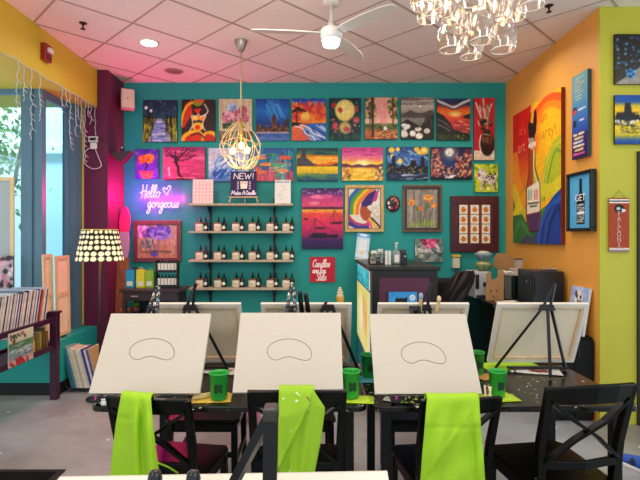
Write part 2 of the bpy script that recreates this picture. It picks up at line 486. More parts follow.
a3 = nt.nodes.new('ShaderNodeMath'); a3.operation = 'MULTIPLY'; L(a1.outputs[0], a3.inputs[0]); L(a2.outputs[0], a3.inputs[1])
r2 = nt.nodes.new('ShaderNodeValToRGB'); r2.color_ramp.interpolation = 'CONSTANT'
r2.color_ramp.elements[0].color = lin('#e6e6e6'); r2.color_ramp.elements[1].color = lin('#b0304a'); r2.color_ramp.elements[1].position = .6
L(sp.outputs['Green'], r2.inputs['Fac'])
m2 = nt.nodes.new('ShaderNodeMixRGB'); L(a3.outputs[0], m2.inputs['Fac']); L(mx.outputs['Color'], m2.inputs['Color1']); L(r2.outputs['Color'], m2.inputs['Color2'])
L(m2.outputs['Color'], b.inputs['Base Color']); b.inputs['Roughness'].default_value = .32
structure(MB().bb(-5.5, 4.2, -2.0, 6.0, -0.1, 0).build('floor', fm))

tile = mat('ceiling_tile', '#f0e6de', 0.85, mottle=0.03, scale=40, bump=0.25)
structure(MB().bb(-5.5, 4.2, -2.0, 6.0, CEIL, CEIL + 0.1).build('ceiling', tile))
# T-bar grid turned 45 degrees to the room
tb = mat('ceiling_grid_bar', '#b5a294', 0.5)
mb = MB(); q = math.sqrt(.5)
def clip(p, d, x0, x1, y0, y1):
    t0, t1 = -99, 99
    for a, dd, lo, hi in ((p[0], d[0], x0, x1), (p[1], d[1], y0, y1)):
        ta, tb_ = sorted(((lo - a) / dd, (hi - a) / dd)); t0, t1 = max(t0, ta), min(t1, tb_)
    return (t0, t1) if t1 - t0 > .05 else None
for k in range(-9, 14):
    s = 2.43 + k * .61
    for p, d, ww in (((s * q, s * q), (q, -q), .014), (((-3.46 + k * .61) * q, -(-3.46 + k * .61) * q), (q, q), .020)):
        c = clip(p, d, -2.44, 2.9, 1.0, 5.8)
        if c: mb.bar((p[0] + d[0] * c[0], p[1] + d[1] * c[0], CEIL - .002), (p[0] + d[0] * c[1], p[1] + d[1] * c[1], CEIL - .002), ww, .006)
structure(mb.build('trim_ceiling_grid', tb))

structure(MB().bb(-2.7, 2.6, BACK, BACK + .1, 0, CEIL).build('wall_back', teal))
structure(MB().bb(RX, RX + .1, GY + .02, BACK, 0, CEIL).build('wall_right', orange))
DX = 2.585
structure(MB().bb(RX, DX, GY, GY + .02, 0, CEIL).bb(DX, 4.2, GY, GY + .02, 2.2, CEIL).build('wall_right_front', olive))
blk = mat('black_door_paint', '#050505', 0.5, spec=.25)
d1 = structure(MB().bb(DX + .06, 3.5, GY + .03, GY + .07, 0.005, 2.16).build('door_1', blk))
MB().bb(DX, DX + .06, GY - .02, GY + .06, 0, 2.2).bb(DX + .06, 3.5, GY - .02, GY + .06, 2.16, 2.2).build('door_frame', mat('dark_brown_door_frame', '#1d1411', 0.4), d1)
structure(MB().bb(-5.5, LX, -2.0, PY, 1.52 + 1.43, CEIL).build('wall_left_soffit', yellow))
structure(MB().bb(-2.75, PX, PY, BACK, 0, CEIL).build('wall_left_pillar', plum))
structure(MB().bb(-2.606, -2.586, PY - .006, PY, .53, 2.95).build('trim_1', mat('yellow_edge_trim', '#c9a94a', .5)))
# teal knee wall under the windows with a black kick board
structure(MB().bb(-5.5, LX, 4.56, PY, .125, .52).build('wall_left_ledge', ledge_m))
structure(MB().bb(-5.5, LX - .015, 4.575, PY, 0, .125).build('baseboard_left', kick_m))
# windows: one facing the room across the bay, one in the side of the bay
g = thin_glass('window_glass', '#e8f6fa', .06, .4)
w1 = structure(MB().bb(-2.86, -2.755, 4.65, 4.71, .52, 2.95).bb(-2.735, -2.66, 4.66, 4.71, .52, 2.95).bb(-2.76, -2.73, 4.67, 4.71, .52, 2.95)
               .bb(-5.5, -2.86, 4.66, 4.71, 2.90, 2.95).bb(-5.5, -2.86, 4.66, 4.71, .52, .6).build('window_1', frame_blue))
MB().bb(-5.5, -2.86, 4.68, 4.686, .6, 2.9).build('window_pane', g, w1)
w2 = structure(MB().bb(-2.70, -2.66, 4.711, 4.73, .52, 2.95).bb(-2.70, -2.66, 5.11, 5.18, .52, 2.95).bb(-2.70, -2.61, 5.18, PY - .002, .52, 2.95)
               .bb(-2.70, -2.66, 4.73, 5.11, 2.87, 2.95).bb(-2.70, -2.66, 4.73, 5.11, .52, .6).build('window_2', frame_blue))
MB().bb(-2.684, -2.678, 4.73, 5.11, .6, 2.87).build('window_pane', thin_glass('frosted_window_glass', '#d8f4fa', .03, .2), w2)

# outside: a pale rendered building across the lane and a slim tree
bl = thing('outside_building', 'pale rendered building outside beyond the bay windows', 'building', (-6, 9, 0))
MB().bb(-9, 3.0, 0, 3, 0, 7).build('facade', mat('pale_render', '#dfeef2', .8, mottle=.05, scale=1), bl)
fb = MB()
for k in range(2):
    for j in range(1): fb.bb(-6 + k * 1.6, -5.2 + k * 1.6, -.03, 0.0, 1 + j * 2.4, 2.5 + j * 2.4)
fb.build('window_glazing', mat('grey_blue_glazing', '#a9c3cf', .2), bl)
MB().bb(-9, 3, -.15, 0, 3.05, 3.2).build('string_course', mat('white_ledge', '#f4f8f8', .7), bl)
tr = thing('outside_tree', 'slim leafy green tree seen through the end window pane', 'tree', (-4.5, 6.6, 0))
MB().tube([(0, 0, 0), (.05, 0, 1.2), (-.05, .05, 2.2), (.1, 0, 3.4)], [.07, .06, .05, .02], 8).tube([(.03, 0, 1.5), (.3, .1, 2.3), (.4, .1, 2.9)], [.04, .03, .015], 6).tube([(0, 0, 1.9), (-.3, 0, 2.6), (-.4, .1, 3.2)], [.035, .025, .01], 6).build('trunk', mat('pale_bark', '#8a8f86', .8, mottle=.2, scale=20), tr)
lf = MB(); rr = random.Random(3)
for k in range(900):
    c = Vector((rr.gauss(0, .22), rr.gauss(0, .3), 2.75 + rr.gauss(0, .55))); s = rr.uniform(.03, .065)
    a = Vector((rr.uniform(-1, 1), rr.uniform(-1, 1), rr.uniform(-1, 1))).normalized(); bb_ = a.orthogonal().normalized()
    lf.add([c - a * s, c + bb_ * s * .5, c + a * s, c - bb_ * s * .5], [(0, 1, 2, 3)])
lf.build('foliage', mat('tree_leaves', '#9cc894', .6, mottle=.35, scale=3), tr)

# ================================================================== light
# area lamps at the ceiling, mostly added with no fixture; soft unseen fill points
for i, (x, y, e) in enumerate([(-1.59, 4.3, 16), (.9, 4.35, 22), (-.3, 3.3, 14), (1.7, 3.0, 14), (-1.5, 2.3, 12), (1.75, 4.6, 12), (-1.4, .3, 14), (1.5, .5, 14)]):
    lamp('ceiling_fill_lamp', 'AREA', (x, y, CEIL - .03), e * LK, '#fff0e0', .35, spread=2.8)
for x in (-1.3, 1.3): lamp('soft_fill_light', 'POINT', (x, -.4, 2.45), 62 * LK, '#fff6ec', .3)  # unseen soft points added behind the viewer to brighten ceiling and walls
lamp('soft_fill_light', 'POINT', (-.2, 1.6, 2.75), 44 * LK, '#fff2e4', .25)  # another unseen fill point, added to lift the ceiling
for x, z, e in ((-2.08, 2.0, 1), (-1.98, 2.03, 1), (-1.9, 1.95, 1), (-1.8, 2.02, 1), (-1.72, 1.93, 1), (-1.64, 1.97, .8), (-1.98, 1.88, .8)):
    lamp('neon_glow_lamp', 'POINT', (x, BACK - .055, z), 1.35 * e * NK, '#ff0a58', .028)
lamp('neon_glow_lamp', 'POINT', (-2.05, 5.5, 2.0), 3.2 * NK, '#ff18d0', .07)
lamp('pink_strip_lamp', 'AREA', (-2.2, 2.6, 3.0), 6 * LK, '#ff7aa8', .15, rot=(PI * .85, 0, 0), sy=1.0)
lamp('facade_fill_light', 'AREA', (-5.2, 6.9, 6.2), 420, '#f2fbff', 2.5, rot=(PI * .30, 0, 0), sy=2.0)  # area lamp added outside to brighten the facade behind the panes
lamp('daylight', 'AREA', (-3.9, 4.2, 1.9), 30 * LK, '#cfeeff', 1.3, rot=(PI / 2, 0, -PI * .62), sy=1.8)
# ================================================================== pictures
PM = paint_mat()
R_ = Art
def res(w, h, k=110): return max(20, int(w * k)), max(20, int(h * k))
A01 = lambda: (R_(44, 54).g([(0, '#0b2140'), (.35, '#16405a'), (.45, '#274c46'), (1, '#46542c')])
  .dabs(60, 0, .02, 1, .35, .03, ['#0d1a2e', '#1f4a5c', '#2b5f6d', '#122c46']).p([(.40, .44), (.55, .44), (.88, 1), (.14, 1)], '#7d93c8')
  .hs(60, .25, .5, .65, 1, .02, ['#a9bde4', '#dfe7f5', '#5a6fae', '#32458a'], .18).p([(.0, .42), (.36, .46), (.06, 1), (0, 1)], '#9a9b22').p([(1, .42), (.62, .46), (.94, 1), (1, 1)], '#8f9a24')
  .hs(40, 0, .45, .26, .95, .03, ['#c7c23a', '#6d7220', '#30351c'], .12, ang=PI / 2).hs(40, .7, .45, 1, .95, .03, ['#b6bb38', '#5d6b1e', '#2c331c'], .12, ang=PI / 2)
  .hs(10, 0, .3, .3, .45, .03, ['#101014'], .3, ang=PI / 2).hs(12, .62, .25, 1, .5, .03, ['#101014'], .4, ang=PI / 2).e(.1, .19, .045, .04, '#f2f6fb').e(.24, .26, .04, .035, '#e3ecf5').nz())
A02 = lambda: (R_(44, 54, '#2a1a14').p([(.12, .12), (.3, .02), (.45, .18), (.35, .3), (.08, .68), (.0, .66), (.03, .4)], '#c93018').l([(.0, .62), (.06, .34), (.2, .14), (.36, .08)], .06, '#f0c21c', curve=True)
  .p([(.3, .12), (.65, .1), (.78, .3), (.64, .45), (.62, .6), (.7, .78), (.3, .8), (.34, .6), (.34, .4)], '#2a1a14').e(.49, .08, .14, .09, '#7c9a22').e(.53, .04, .15, .05, '#d8591c')
  .p([(.36, .24), (.6, .22), (.5, .38)], '#d9251e').e(.42, .45, .1, .06, '#ffd24a').e(.6, .45, .1, .06, '#ff9a2e').l([(.32, .38), (.44, .42), (.5, .36), (.58, .42), (.7, .36)], .03, '#fff0b0', curve=True)
  .e(.49, .65, .17, .1, '#f6c81e').e(.48, .67, .08, .06, '#e0301c').l([(.3, .4), (.34, .6), (.24, .76)], .03, '#f3e3d0', curve=True).l([(.72, .4), (.62, .6), (.7, .74)], .03, '#f3e3d0', curve=True).l([(.68, .12), (.78, .28), (.68, .4)], .03, '#e8e0d8', curve=True)
  .e(.32, .92, .34, .18, '#f0b81a', .1, 1, -.3).e(.36, .94, .26, .13, '#cc2a14', .15, 1, -.3).e(.85, .95, .26, .2, '#e8b01c', .1, 1, .5).e(.84, .96, .18, .13, '#c2200f', .15, 1, .5).l([(.3, .86), (.5, .8), (.66, .9)], .04, '#1a100c', curve=True).nz())
A03 = lambda: (R_(44, 54, '#cfc6a4').hs(40, 0, 0, 1, .1, .03, ['#bdb38d', '#dcd6ba', '#a8a184'], .9, .6, PI / 2).r(0, .76, 1, 1, '#6a5a48').hs(16, 0, .78, 1, .82, .03, ['#8f7e68', '#4e4234', '#a8977e'], .2, .8, PI / 2)
  .dabs(40, .15, .3, .85, .68, .06, ['#3c5a34', '#567a48', '#2e4429']).e(.4, .22, .16, .12, '#86a9d0').dabs(18, .28, .14, .52, .3, .05, ['#a9c6e4', '#6b8fbd', '#d0e0f0'])
  .e(.24, .45, .14, .11, '#c07088').e(.72, .28, .13, .11, '#b0566f').e(.5, .4, .16, .13, '#d59aa6').e(.78, .46, .12, .1, '#c86f86').dabs(30, .14, .3, .86, .55, .04, ['#e3b4bd', '#a84a64', '#d98a9c']).e(.5, .64, .1, .1, '#93a08c').l([(.48, .9), (.5, .62)], .06, '#8aa090').nz())
A04 = lambda: (R_(44, 54).g([(0, '#0a3f96'), (.3, '#1b6fc4'), (.62, '#0c3b86'), (.78, '#1f4c96'), (1, '#6088c4')]).hs(30, .3, .0, .7, .3, .04, ['#3f9be0', '#1557ac', '#56b0ea'], .4, .6, 1.1)
  .p([(0, .7), (.06, .6), (.2, .66), (.3, .72), (.46, .66), (.5, .38), (.58, .36), (.62, .6), (.78, .7), (.9, .48), (1, .5), (1, .8), (0, .8)], '#3b2d2c').dabs(90, 0, .62, 1, .8, .02, ['#8a5638', '#2c2226', '#a56a42', '#5e4034']).dabs(30, .46, .4, .64, .7, .02, ['#8a5638', '#6a4030'])
  .r(0, .79, 1, .82, '#b0a4ac').hs(26, 0, .84, .8, .98, .02, ['#3a5eae', '#89a9da', '#2b4a94'], .2).nz())
A05 = lambda: (R_(44, 54).g([(0, '#16409c'), (.16, '#2a52b4'), (.2, '#c03a34'), (.4, '#f0541e'), (.58, '#ee9024'), (.6, '#5a2a3a'), (.63, '#e8703c'), (1, '#d85a44')]).dabs(70, .0, .12, 1, .5, .07, ['#e0402c', '#f47a24', '#c02c44', '#f9a43a', '#d8344e'], .7).dabs(20, 0, 0, 1, .12, .015, ['#9fc2f0'])
  .e(.4, .42, .14, .1, '#fdc95a', .6).p([(.45, .6), (1, .58), (1, 1), (.62, 1), (.3, .78)], '#2f63b8').hs(30, .35, .62, .9, .98, .025, ['#7fa6e0', '#1f4a9e', '#c8dcf4'], .25, .9, .6)
  .l([(.08, .66), (.3, .7), (.42, .84), (.6, .9), (.7, 1)], .035, '#f6f2f4', curve=True).l([(.25, .62), (.5, .7), (.62, .82), (.95, .92)], .03, '#f6f2f4', curve=True).l([(.16, .6), (.14, .4), (.22, .22)], .03, '#1a1014', curve=True)
  .hs(12, .1, .2, .25, .26, .02, ['#1a1014'], .2, 1, .5).hs(12, .05, .22, .2, .3, .02, ['#1a1014'], .2, 1, 2.6).p([(0, .56), (.3, .58), (.2, .64), (0, .66)], '#20121a').nz())
A06 = lambda: (R_(44, 54).g([(0, '#123a44'), (.5, '#0e3238'), (1, '#1c3a36')]).dabs(70, 0, 0, 1, 1, .06, ['#164650', '#0b2830', '#205048', '#0a2024'], .6).e(.5, .3, .3, .25, '#f0d768').e(.48, .27, .22, .18, '#f8e78c', .5)
  .e(.5, .7, .17, .13, '#cfc466', .5).r(.44, .56, .58, .84, '#b9b05c', .5).p([(.28, .24), (.38, .22), (.44, .3), (.38, .37), (.3, .33)], '#c0392c').e(.16, .18, .08, .06, '#b8303a').e(.84, .52, .1, .07, '#c44a50').e(.2, .66, .09, .09, '#b83c4a').e(.54, .74, .1, .06, '#c04a5c').e(.86, .26, .05, .09, '#a83644')
  .dabs(26, .08, .46, .95, .82, .025, ['#e08a8a', '#8a2430', '#d86a74']).dabs(14, .05, .1, .95, .9, .012, ['#e6eae0']).hs(20, 0, .86, 1, .98, .02, ['#2e5a40', '#14302c', '#4a7a4c'], .15, .8, PI / 2).nz())
A07 = lambda: (R_(44, 54).g([(0, '#e8b39a'), (.35, '#ee9a90'), (.6, '#f4c8a4'), (.66, '#3d5a2a'), (.76, '#7a6a34'), (.8, '#c86a3c'), (1, '#a8502e')]).r(.48, .0, .66, .62, '#f6a6a0', .7).hs(14, .5, .0, .62, .5, .03, ['#fbd0c4', '#e87f84'], .4, .7, PI / 2)
  .dabs(80, 0, .0, .34, .5, .035, ['#2e4a22', '#7c8c3a', '#c7a44a', '#43602c', '#20301c']).dabs(70, .7, .0, 1, .5, .035, ['#38542a', '#a8903e', '#6b7c34', '#243a1e']).l([(.25, 0), (.24, .92)], .07, '#3a2418').l([(.2, 0), (.15, .8)], .03, '#53341f').l([(.84, 0), (.86, .7)], .04, '#4a3020')
  .hs(30, .3, .68, 1, .78, .03, ['#324a20', '#8a9a3c', '#1e3018'], .15).hs(30, .3, .8, .9, .97, .03, ['#e08a4c', '#8c3c24', '#f0b070'], .2).e(.62, .74, .05, .05, '#f8f0e8').dabs(30, .2, .8, 1, 1, .02, ['#26341a', '#4a3a1e']).nz())
A08 = lambda: (R_(44, 54).g([(0, '#5c574e'), (.2, '#cabdae'), (.36, '#9a9187'), (.42, '#5a554f'), (.52, '#8a8278'), (1, '#2a2622')]).hs(30, 0, .0, .8, .18, .03, ['#4a453e', '#8d8478', '#d8cdbf'], .35, .7).e(.58, .21, .04, .03, '#fff6e6', .6).p([(0, .42), (.3, .3), (.42, .36), (.62, .38), (.9, .3), (1, .34), (1, .5), (0, .48)], '#4c4843')
  .p([(0, .62), (.2, .52), (.38, .6), (.6, .7), (.8, .46), (1, .4), (1, 1), (0, 1)], '#221e1c').hs(12, .7, .4, .95, .6, .03, ['#5a3f36', '#3a2e2a'], .2, .8, PI / 2)
  .dabs(12, .06, .66, .16, .92, .055, ['#f4efe6', '#ddd5c8'])
  .e(.2, .7, .09, .06, '#f4efe6').e(.12, .88, .1, .07, '#efe8dc').e(.36, .86, .09, .07, '#f6f1e8').e(.55, .92, .11, .07, '#f2ece0').e(.52, .76, .1, .05, '#e8e0d2').e(.78, .8, .09, .06, '#ded5c6').dabs(14, .1, .68, .8, .94, .016, ['#c9a24a', '#3a342c']).nz())
A09 = lambda: (R_(44, 54).g([(0, '#28407c'), (.1, '#1c2a50'), (.16, '#5a3448'), (.22, '#d8481e'), (.36, '#f08024'), (.44, '#e84a28'), (.6, '#c8383a'), (1, '#3a3a34')]).l([(0, .05), (.25, .14), (.5, .22), (.75, .12), (1, .04)], .07, '#d9d5da', curve=True).l([(0, .14), (.3, .2), (.5, .26), (.8, .18), (1, .16)], .05, '#4a4450', curve=True)
  .e(.55, .38, .16, .06, '#fbd070', .8).p([(0, .32), (.2, .4), (.42, .6), (.5, .78), (.2, .86), (0, .8)], '#16181c').hs(16, .5, .5, .9, .8, .03, ['#ee7a50', '#a02a34', '#f6a878'], .25, .9, .1).p([(.78, .42), (1, .36), (1, .5), (.8, .48)], '#241c20').p([(.0, .8), (.5, .74), (1, .86), (1, 1), (0, 1)], '#1c2416').hs(40, 0, .86, 1, .98, .02, ['#5a7a2a', '#8a9a3a', '#30441c'], .06, .9, 1.2)
  .l([(0, .5), (.2, .56), (.4, .7)], .03, '#6a6460', curve=True).l([(0, .62), (.2, .68), (.4, .78)], .03, '#77716c', curve=True).nz())
A10 = lambda: (R_(30, 84, '#c8222c').g([(0, '#d02832'), (.7, '#b01c2a'), (.84, '#b42030'), (.85, '#e6d2ba'), (1, '#d9c3a6')]).l([(.1, .08), (.5, .44), (.6, .5)], .07, '#e8dac6', curve=True).l([(.45, .02), (.5, .2), (.6, .48)], .09, '#d8c4aa', curve=True).l([(.85, .1), (.66, .3), (.58, .48)], .07, '#e0cdb2', curve=True).hs(30, .2, .1, .75, .4, .05, ['#efe4d2', '#c4a884', '#8a6a4c'], .2, .8, 1.2)
  .dabs(16, .3, .34, .95, .55, .08, ['#2c1c18', '#4a342a', '#1a1210', '#705038']).e(.64, .74, .34, .19, '#2a1410').e(.62, .56, .2, .06, '#3a2018').hs(16, .42, .62, .9, .64, .05, ['#6a3a24', '#180c0a', '#8a5436'], .28, .8, PI / 2).l([(.34, .6), (.28, .74), (.36, .88)], .05, '#f0e2d0', curve=True).l([(.42, .58), (.8, .6)], .03, '#d8c0a0').nz())
A11 = lambda: (R_(34, 44).g([(0, '#4a2aa8'), (.5, '#6a38b8'), (1, '#5a34c0')]).dabs(60, 0, 0, 1, 1, .08, ['#5a30b0', '#7a4cc8', '#3a2494', '#8a5ad0'], .5).e(.46, .34, .32, .13, '#e8642c').e(.6, .3, .22, .13, '#f09030').e(.4, .38, .24, .1, '#d84a3a').dabs(30, .2, .24, .8, .46, .05, ['#f8b040', '#c8404c', '#f07828']).l([(.46, .46), (.52, .58), (.44, .68), (.5, .78)], .06, '#38183c', curve=True)
  .p([(.18, .76), (.78, .76), (.64, 1), (.34, 1)], '#d8705c').r(.16, .74, .8, .81, '#b84a5a').hs(10, .3, .8, .6, .95, .04, ['#e89070', '#b84c50'], .15).nz())
A12 = lambda: (R_(54, 44).g([(0, '#8a2464'), (.2, '#c03a7c'), (.5, '#d8487e'), (.8, '#b83468'), (1, '#98305e')]).hs(60, -.1, .1, .8, .95, .05, ['#e05a8c', '#c23870', '#a82a60', '#e878a0'], .4, .5, .05).l([(.5, .98), (.38, .82), (.36, .6), (.3, .45), (.34, .32)], .06, '#2a0e22', curve=True).l([(.34, .5), (.24, .3), (.12, .2)], .03, '#2a0e22', curve=True).l([(.34, .45), (.44, .25), (.56, .12)], .03, '#2a0e22', curve=True).l([(.3, .35), (.3, .15)], .03, '#2a0e22').l([(.4, .42), (.6, .36), (.74, .24)], .025, '#2a0e22', curve=True).l([(.2, .26), (.1, .3)], .02, '#2a0e22')
  .dabs(60, .05, .02, .85, .3, .02, ['#4a1438', '#2e0c26', '#7a2050']).hs(14, .3, .92, .7, .98, .02, ['#d8c0b0', '#3a1428'], .15).hs(10, .05, .96, .9, .99, .03, ['#3a1430'], .2).l([(.15, .62), (.16, .86)], .03, '#f4dce0').l([(.12, .68), (.15, .62)], .02, '#f4dce0').nz())
A13 = lambda: (R_(50, 44).g([(0, '#b8c4dc'), (.3, '#cfd8ea'), (.7, '#9cbce0'), (1, '#6a9ad4')]).hs(60, 0, 0, .9, 1, .06, ['#dfe6f2', '#b0c4e4', '#8ab0e0', '#c8b4d8'], .3, .5, -.6).e(.46, .52, .3, .34, '#3a7cc8', .1, 1, .8).e(.42, .46, .24, .26, '#9cc4ea', .5).e(.3, .78, .2, .16, '#2458b0', .3).hs(30, .2, .4, .6, .9, .03, ['#1f5ab8', '#5aa0e0', '#e0ecf8'], .15, .8, -.8).r(0, .9, 1, 1, '#4a80c8', .6).l([(.1, .4), (.4, .08), (.8, .1)], .03, '#d8a0b8', .6, True).nz())
A14 = lambda: (R_(54, 44).g([(0, '#2a50a0'), (.4, '#2f7ea0'), (.7, '#b8586a'), (1, '#c84a5a')]).hs(60, 0, 0, 1, .7, .05, ['#2a6ab8', '#1f8a88', '#3aa08a', '#2a3a80', '#58b0c8'], .35, .8, PI / 2).hs(30, 0, .6, .5, .95, .06, ['#e0607a', '#d84a50', '#f08a90'], .25, .8, PI / 2)
  .e(.22, .3, .14, .05, '#e88a50').e(.5, .22, .12, .05, '#3a9a70').e(.8, .3, .16, .06, '#d85a4a').e(.34, .5, .14, .06, '#f0a050').e(.6, .52, .13, .05, '#4ab080').e(.2, .72, .13, .06, '#e8764a').e(.74, .68, .15, .06, '#e0a060').e(.85, .5, .12, .05, '#58b8a0').hs(24, .1, .2, .85, .75, .02, ['#f8d8a0', '#2c4a40', '#b8403c'], .14).nz())
A15 = lambda: (R_(54, 44).g([(0, '#1a3a50'), (.16, '#1f4a48'), (.24, '#c88a1c'), (.32, '#f0c424'), (.45, '#f2861c'), (.52, '#e8641c'), (.56, '#f4d024'), (.75, '#d8b420'), (.86, '#3a7a50'), (1, '#12306a')]).hs(20, 0, .08, .9, .2, .05, ['#26605c', '#16303c', '#3a7a5a'], .4, .7).hs(30, .2, .26, 1, .5, .03, ['#f8d84a', '#e8541c', '#f6a424'], .35, .7)
  .p([(0, .53), (.02, .3), (.08, .3), (.12, .2), (.14, .02), (.2, .02), (.23, .3), (.3, .36), (.36, .44), (.5, .53)], '#3c3a44').hs(14, .0, .3, .3, .5, .02, ['#5a5864', '#24222a'], .08).p([(.8, .53), (.9, .48), (1, .47), (1, .54)], '#3a3028').l([(0, .54), (1, .54)], .02, '#6a2c1c').hs(20, .05, .78, .85, .94, .03, ['#2f6a8a', '#1a4a80', '#58883c'], .25).nz())
A16 = lambda: (R_(54, 44).g([(0, '#b8307c'), (.2, '#e0589c'), (.36, '#f08080'), (.46, '#f8c040'), (.54, '#f8d850'), (.58, '#f0b02c'), (1, '#eec02c')]).hs(16, 0, .05, .9, .24, .03, ['#8a2468', '#d8488c', '#a02c70'], .3, .8).e(.5, .5, .2, .12, '#fff0a0', .8).p([(0, .5), (.1, .48), (.25, .54), (.4, .5), (.55, .55), (.7, .5), (.85, .53), (1, .48), (1, .6), (0, .6)], '#6a2a4c')
  .hs(24, .2, .62, .8, .98, .03, ['#f8e070', '#e8a024', '#f6cc3c'], .25).dabs(40, 0, .62, .2, 1, .035, ['#b87a2c', '#f2e2a0', '#6a5a2c', '#e89a50']).dabs(40, .82, .6, 1, 1, .035, ['#b87a2c', '#f2e2a0', '#6a5a2c', '#e8a070']).nz())
A17 = lambda: (R_(54, 44).g([(0, '#1c3c7a'), (.3, '#3a6ab0'), (.6, '#284a88'), (.75, '#1a2a4c'), (1, '#16203a')]).hs(60, 0, .05, .95, .6, .04, ['#6a98cc', '#2a5498', '#a9c6e0', '#183466'], .2, .8, .5).e(.12, .1, .07, .08, '#f2c838').e(.27, .08, .05, .06, '#f4d45c').e(.14, .28, .05, .06, '#e8d070').e(.72, .08, .06, .07, '#f0c430').e(.9, .12, .1, .12, '#f2b828').e(.9, .12, .05, .06, '#f8e08a').e(.32, .42, .06, .07, '#f0cc40').e(.78, .18, .05, .06, '#f4d048')
  .p([(0, .72), (.05, .5), (.12, .5), (.13, .28), (.2, .26), (.22, .6), (.32, .62), (.36, .5), (.45, .6), (.55, .55), (.6, .4), (.7, .4), (.72, .58), (.8, .58), (.83, .3), (.9, .3), (.92, .62), (1, .55), (1, .8), (0, .8)], '#14161e').dabs(50, 0, .6, 1, .78, .01, ['#e8c860', '#c8d0d8']).hs(24, 0, .8, .9, .97, .025, ['#4a6ea0', '#c0c8d4', '#22304c'], .2).nz())
A18 = lambda: (R_(54, 44, '#10142c').g([(0, '#14183a'), (.5, '#223a78'), (.85, '#1a2450'), (1, '#0c0c14')]).e(.46, .18, .17, .2, '#8a8c88', .9, .8).e(.45, .17, .1, .12, '#eceade').dabs(8, .4, .1, .52, .24, .02, ['#c4c2b8'])
  .p([(0, .9), (0, .1), (.08, .04), (.1, .25), (.16, .05), (.24, .1), (.28, .5), (.36, .6), (.42, .9)], '#5a3a4c').p([(1, .9), (1, .05), (.92, .1), (.84, .06), (.76, .25), (.7, .5), (.62, .6), (.56, .7), (.56, .9)], '#54303e').dabs(90, 0, .1, .26, .9, .025, ['#d88a5c', '#e8c0a0', '#a03c4a', '#2c2440', '#c8705c']).dabs(90, .6, .2, 1, .9, .025, ['#e08a54', '#c04a40', '#e8c8a0', '#30243c', '#b8606a']).dabs(40, .26, .6, .62, .88, .025, ['#d8905c', '#5c4c80', '#e0b090', '#20203a'])
  .hs(5, .34, .93, .6, .94, .03, ['#f4f0f0'], .08, 1, -.7).nz())
A19 = lambda: (R_(38, 44).g([(0, '#8ab41c'), (.5, '#d8d42c'), (1, '#a8c42c')]).dabs(70, 0, 0, 1, 1, .07, ['#e8e03c', '#6a9a1c', '#b8d030', '#f4ec70', '#4a7a1c'], .8).e(.32, .4, .2, .22, '#d8d0c4').e(.65, .56, .26, .16, '#cfc8bc').dabs(40, .15, .25, .9, .75, .04, ['#4a3c34', '#f4f0ea', '#8a7a6a', '#2a221e']).l([(.3, .6), (.28, .9)], .07, '#cfc6ba').l([(.46, .6), (.46, .88)], .06, '#8a7c70').l([(.72, .66), (.74, .92)], .07, '#cfc6ba').l([(.85, .66), (.88, .9)], .06, '#6a5c50').e(.2, .42, .05, .05, '#c03a34').nz())
A20 = lambda: (R_(56, 82).g([(0, '#2a1c54'), (.1, '#6a2a78'), (.18, '#c83a80'), (.3, '#e04a78'), (.33, '#3a1c40'), (.345, '#f08a34'), (.38, '#f0a03c'), (.42, '#e84a44'), (.6, '#d8285c'), (.75, '#a81e60'), (.86, '#3c1a60'), (1, '#241444')]).dabs(24, 0, .01, 1, .1, .012, ['#e8d8f0']).e(.4, .15, .2, .035, '#f07aa0', .4).e(.6, .14, .16, .03, '#d85a94', .4).e(.3, .25, .14, .03, '#e87a90', .4).p([(0, .34), (.2, .315), (.5, .33), (.7, .31), (1, .335), (1, .345), (0, .345)], '#241238')
  .p([(.16, .77), (.9, .76), (.84, .81), (.24, .82)], '#1a0c22').r(.24, .73, .6, .77, '#2a1230').l([(.32, .76), (.32, .5)], .012, '#1a0c22').l([(.32, .5), (.85, .76)], .007, '#1a0c22').l([(.32, .5), (.18, .77)], .007, '#1a0c22').e(.45, .655, .14, .014, '#2a0e28').p([(.66, .56), (.99, .55), (.95, .59), (.72, .59)], '#3a102c').l([(.78, .56), (.78, .36)], .01, '#2a0c22').l([(.78, .36), (.95, .55)], .007, '#2a0c22').l([(.78, .36), (.68, .56)], .007, '#2a0c22').e(.1, .51, .06, .014, '#3a102c').e(.32, .37, .05, .006, '#a83a3c').nz())
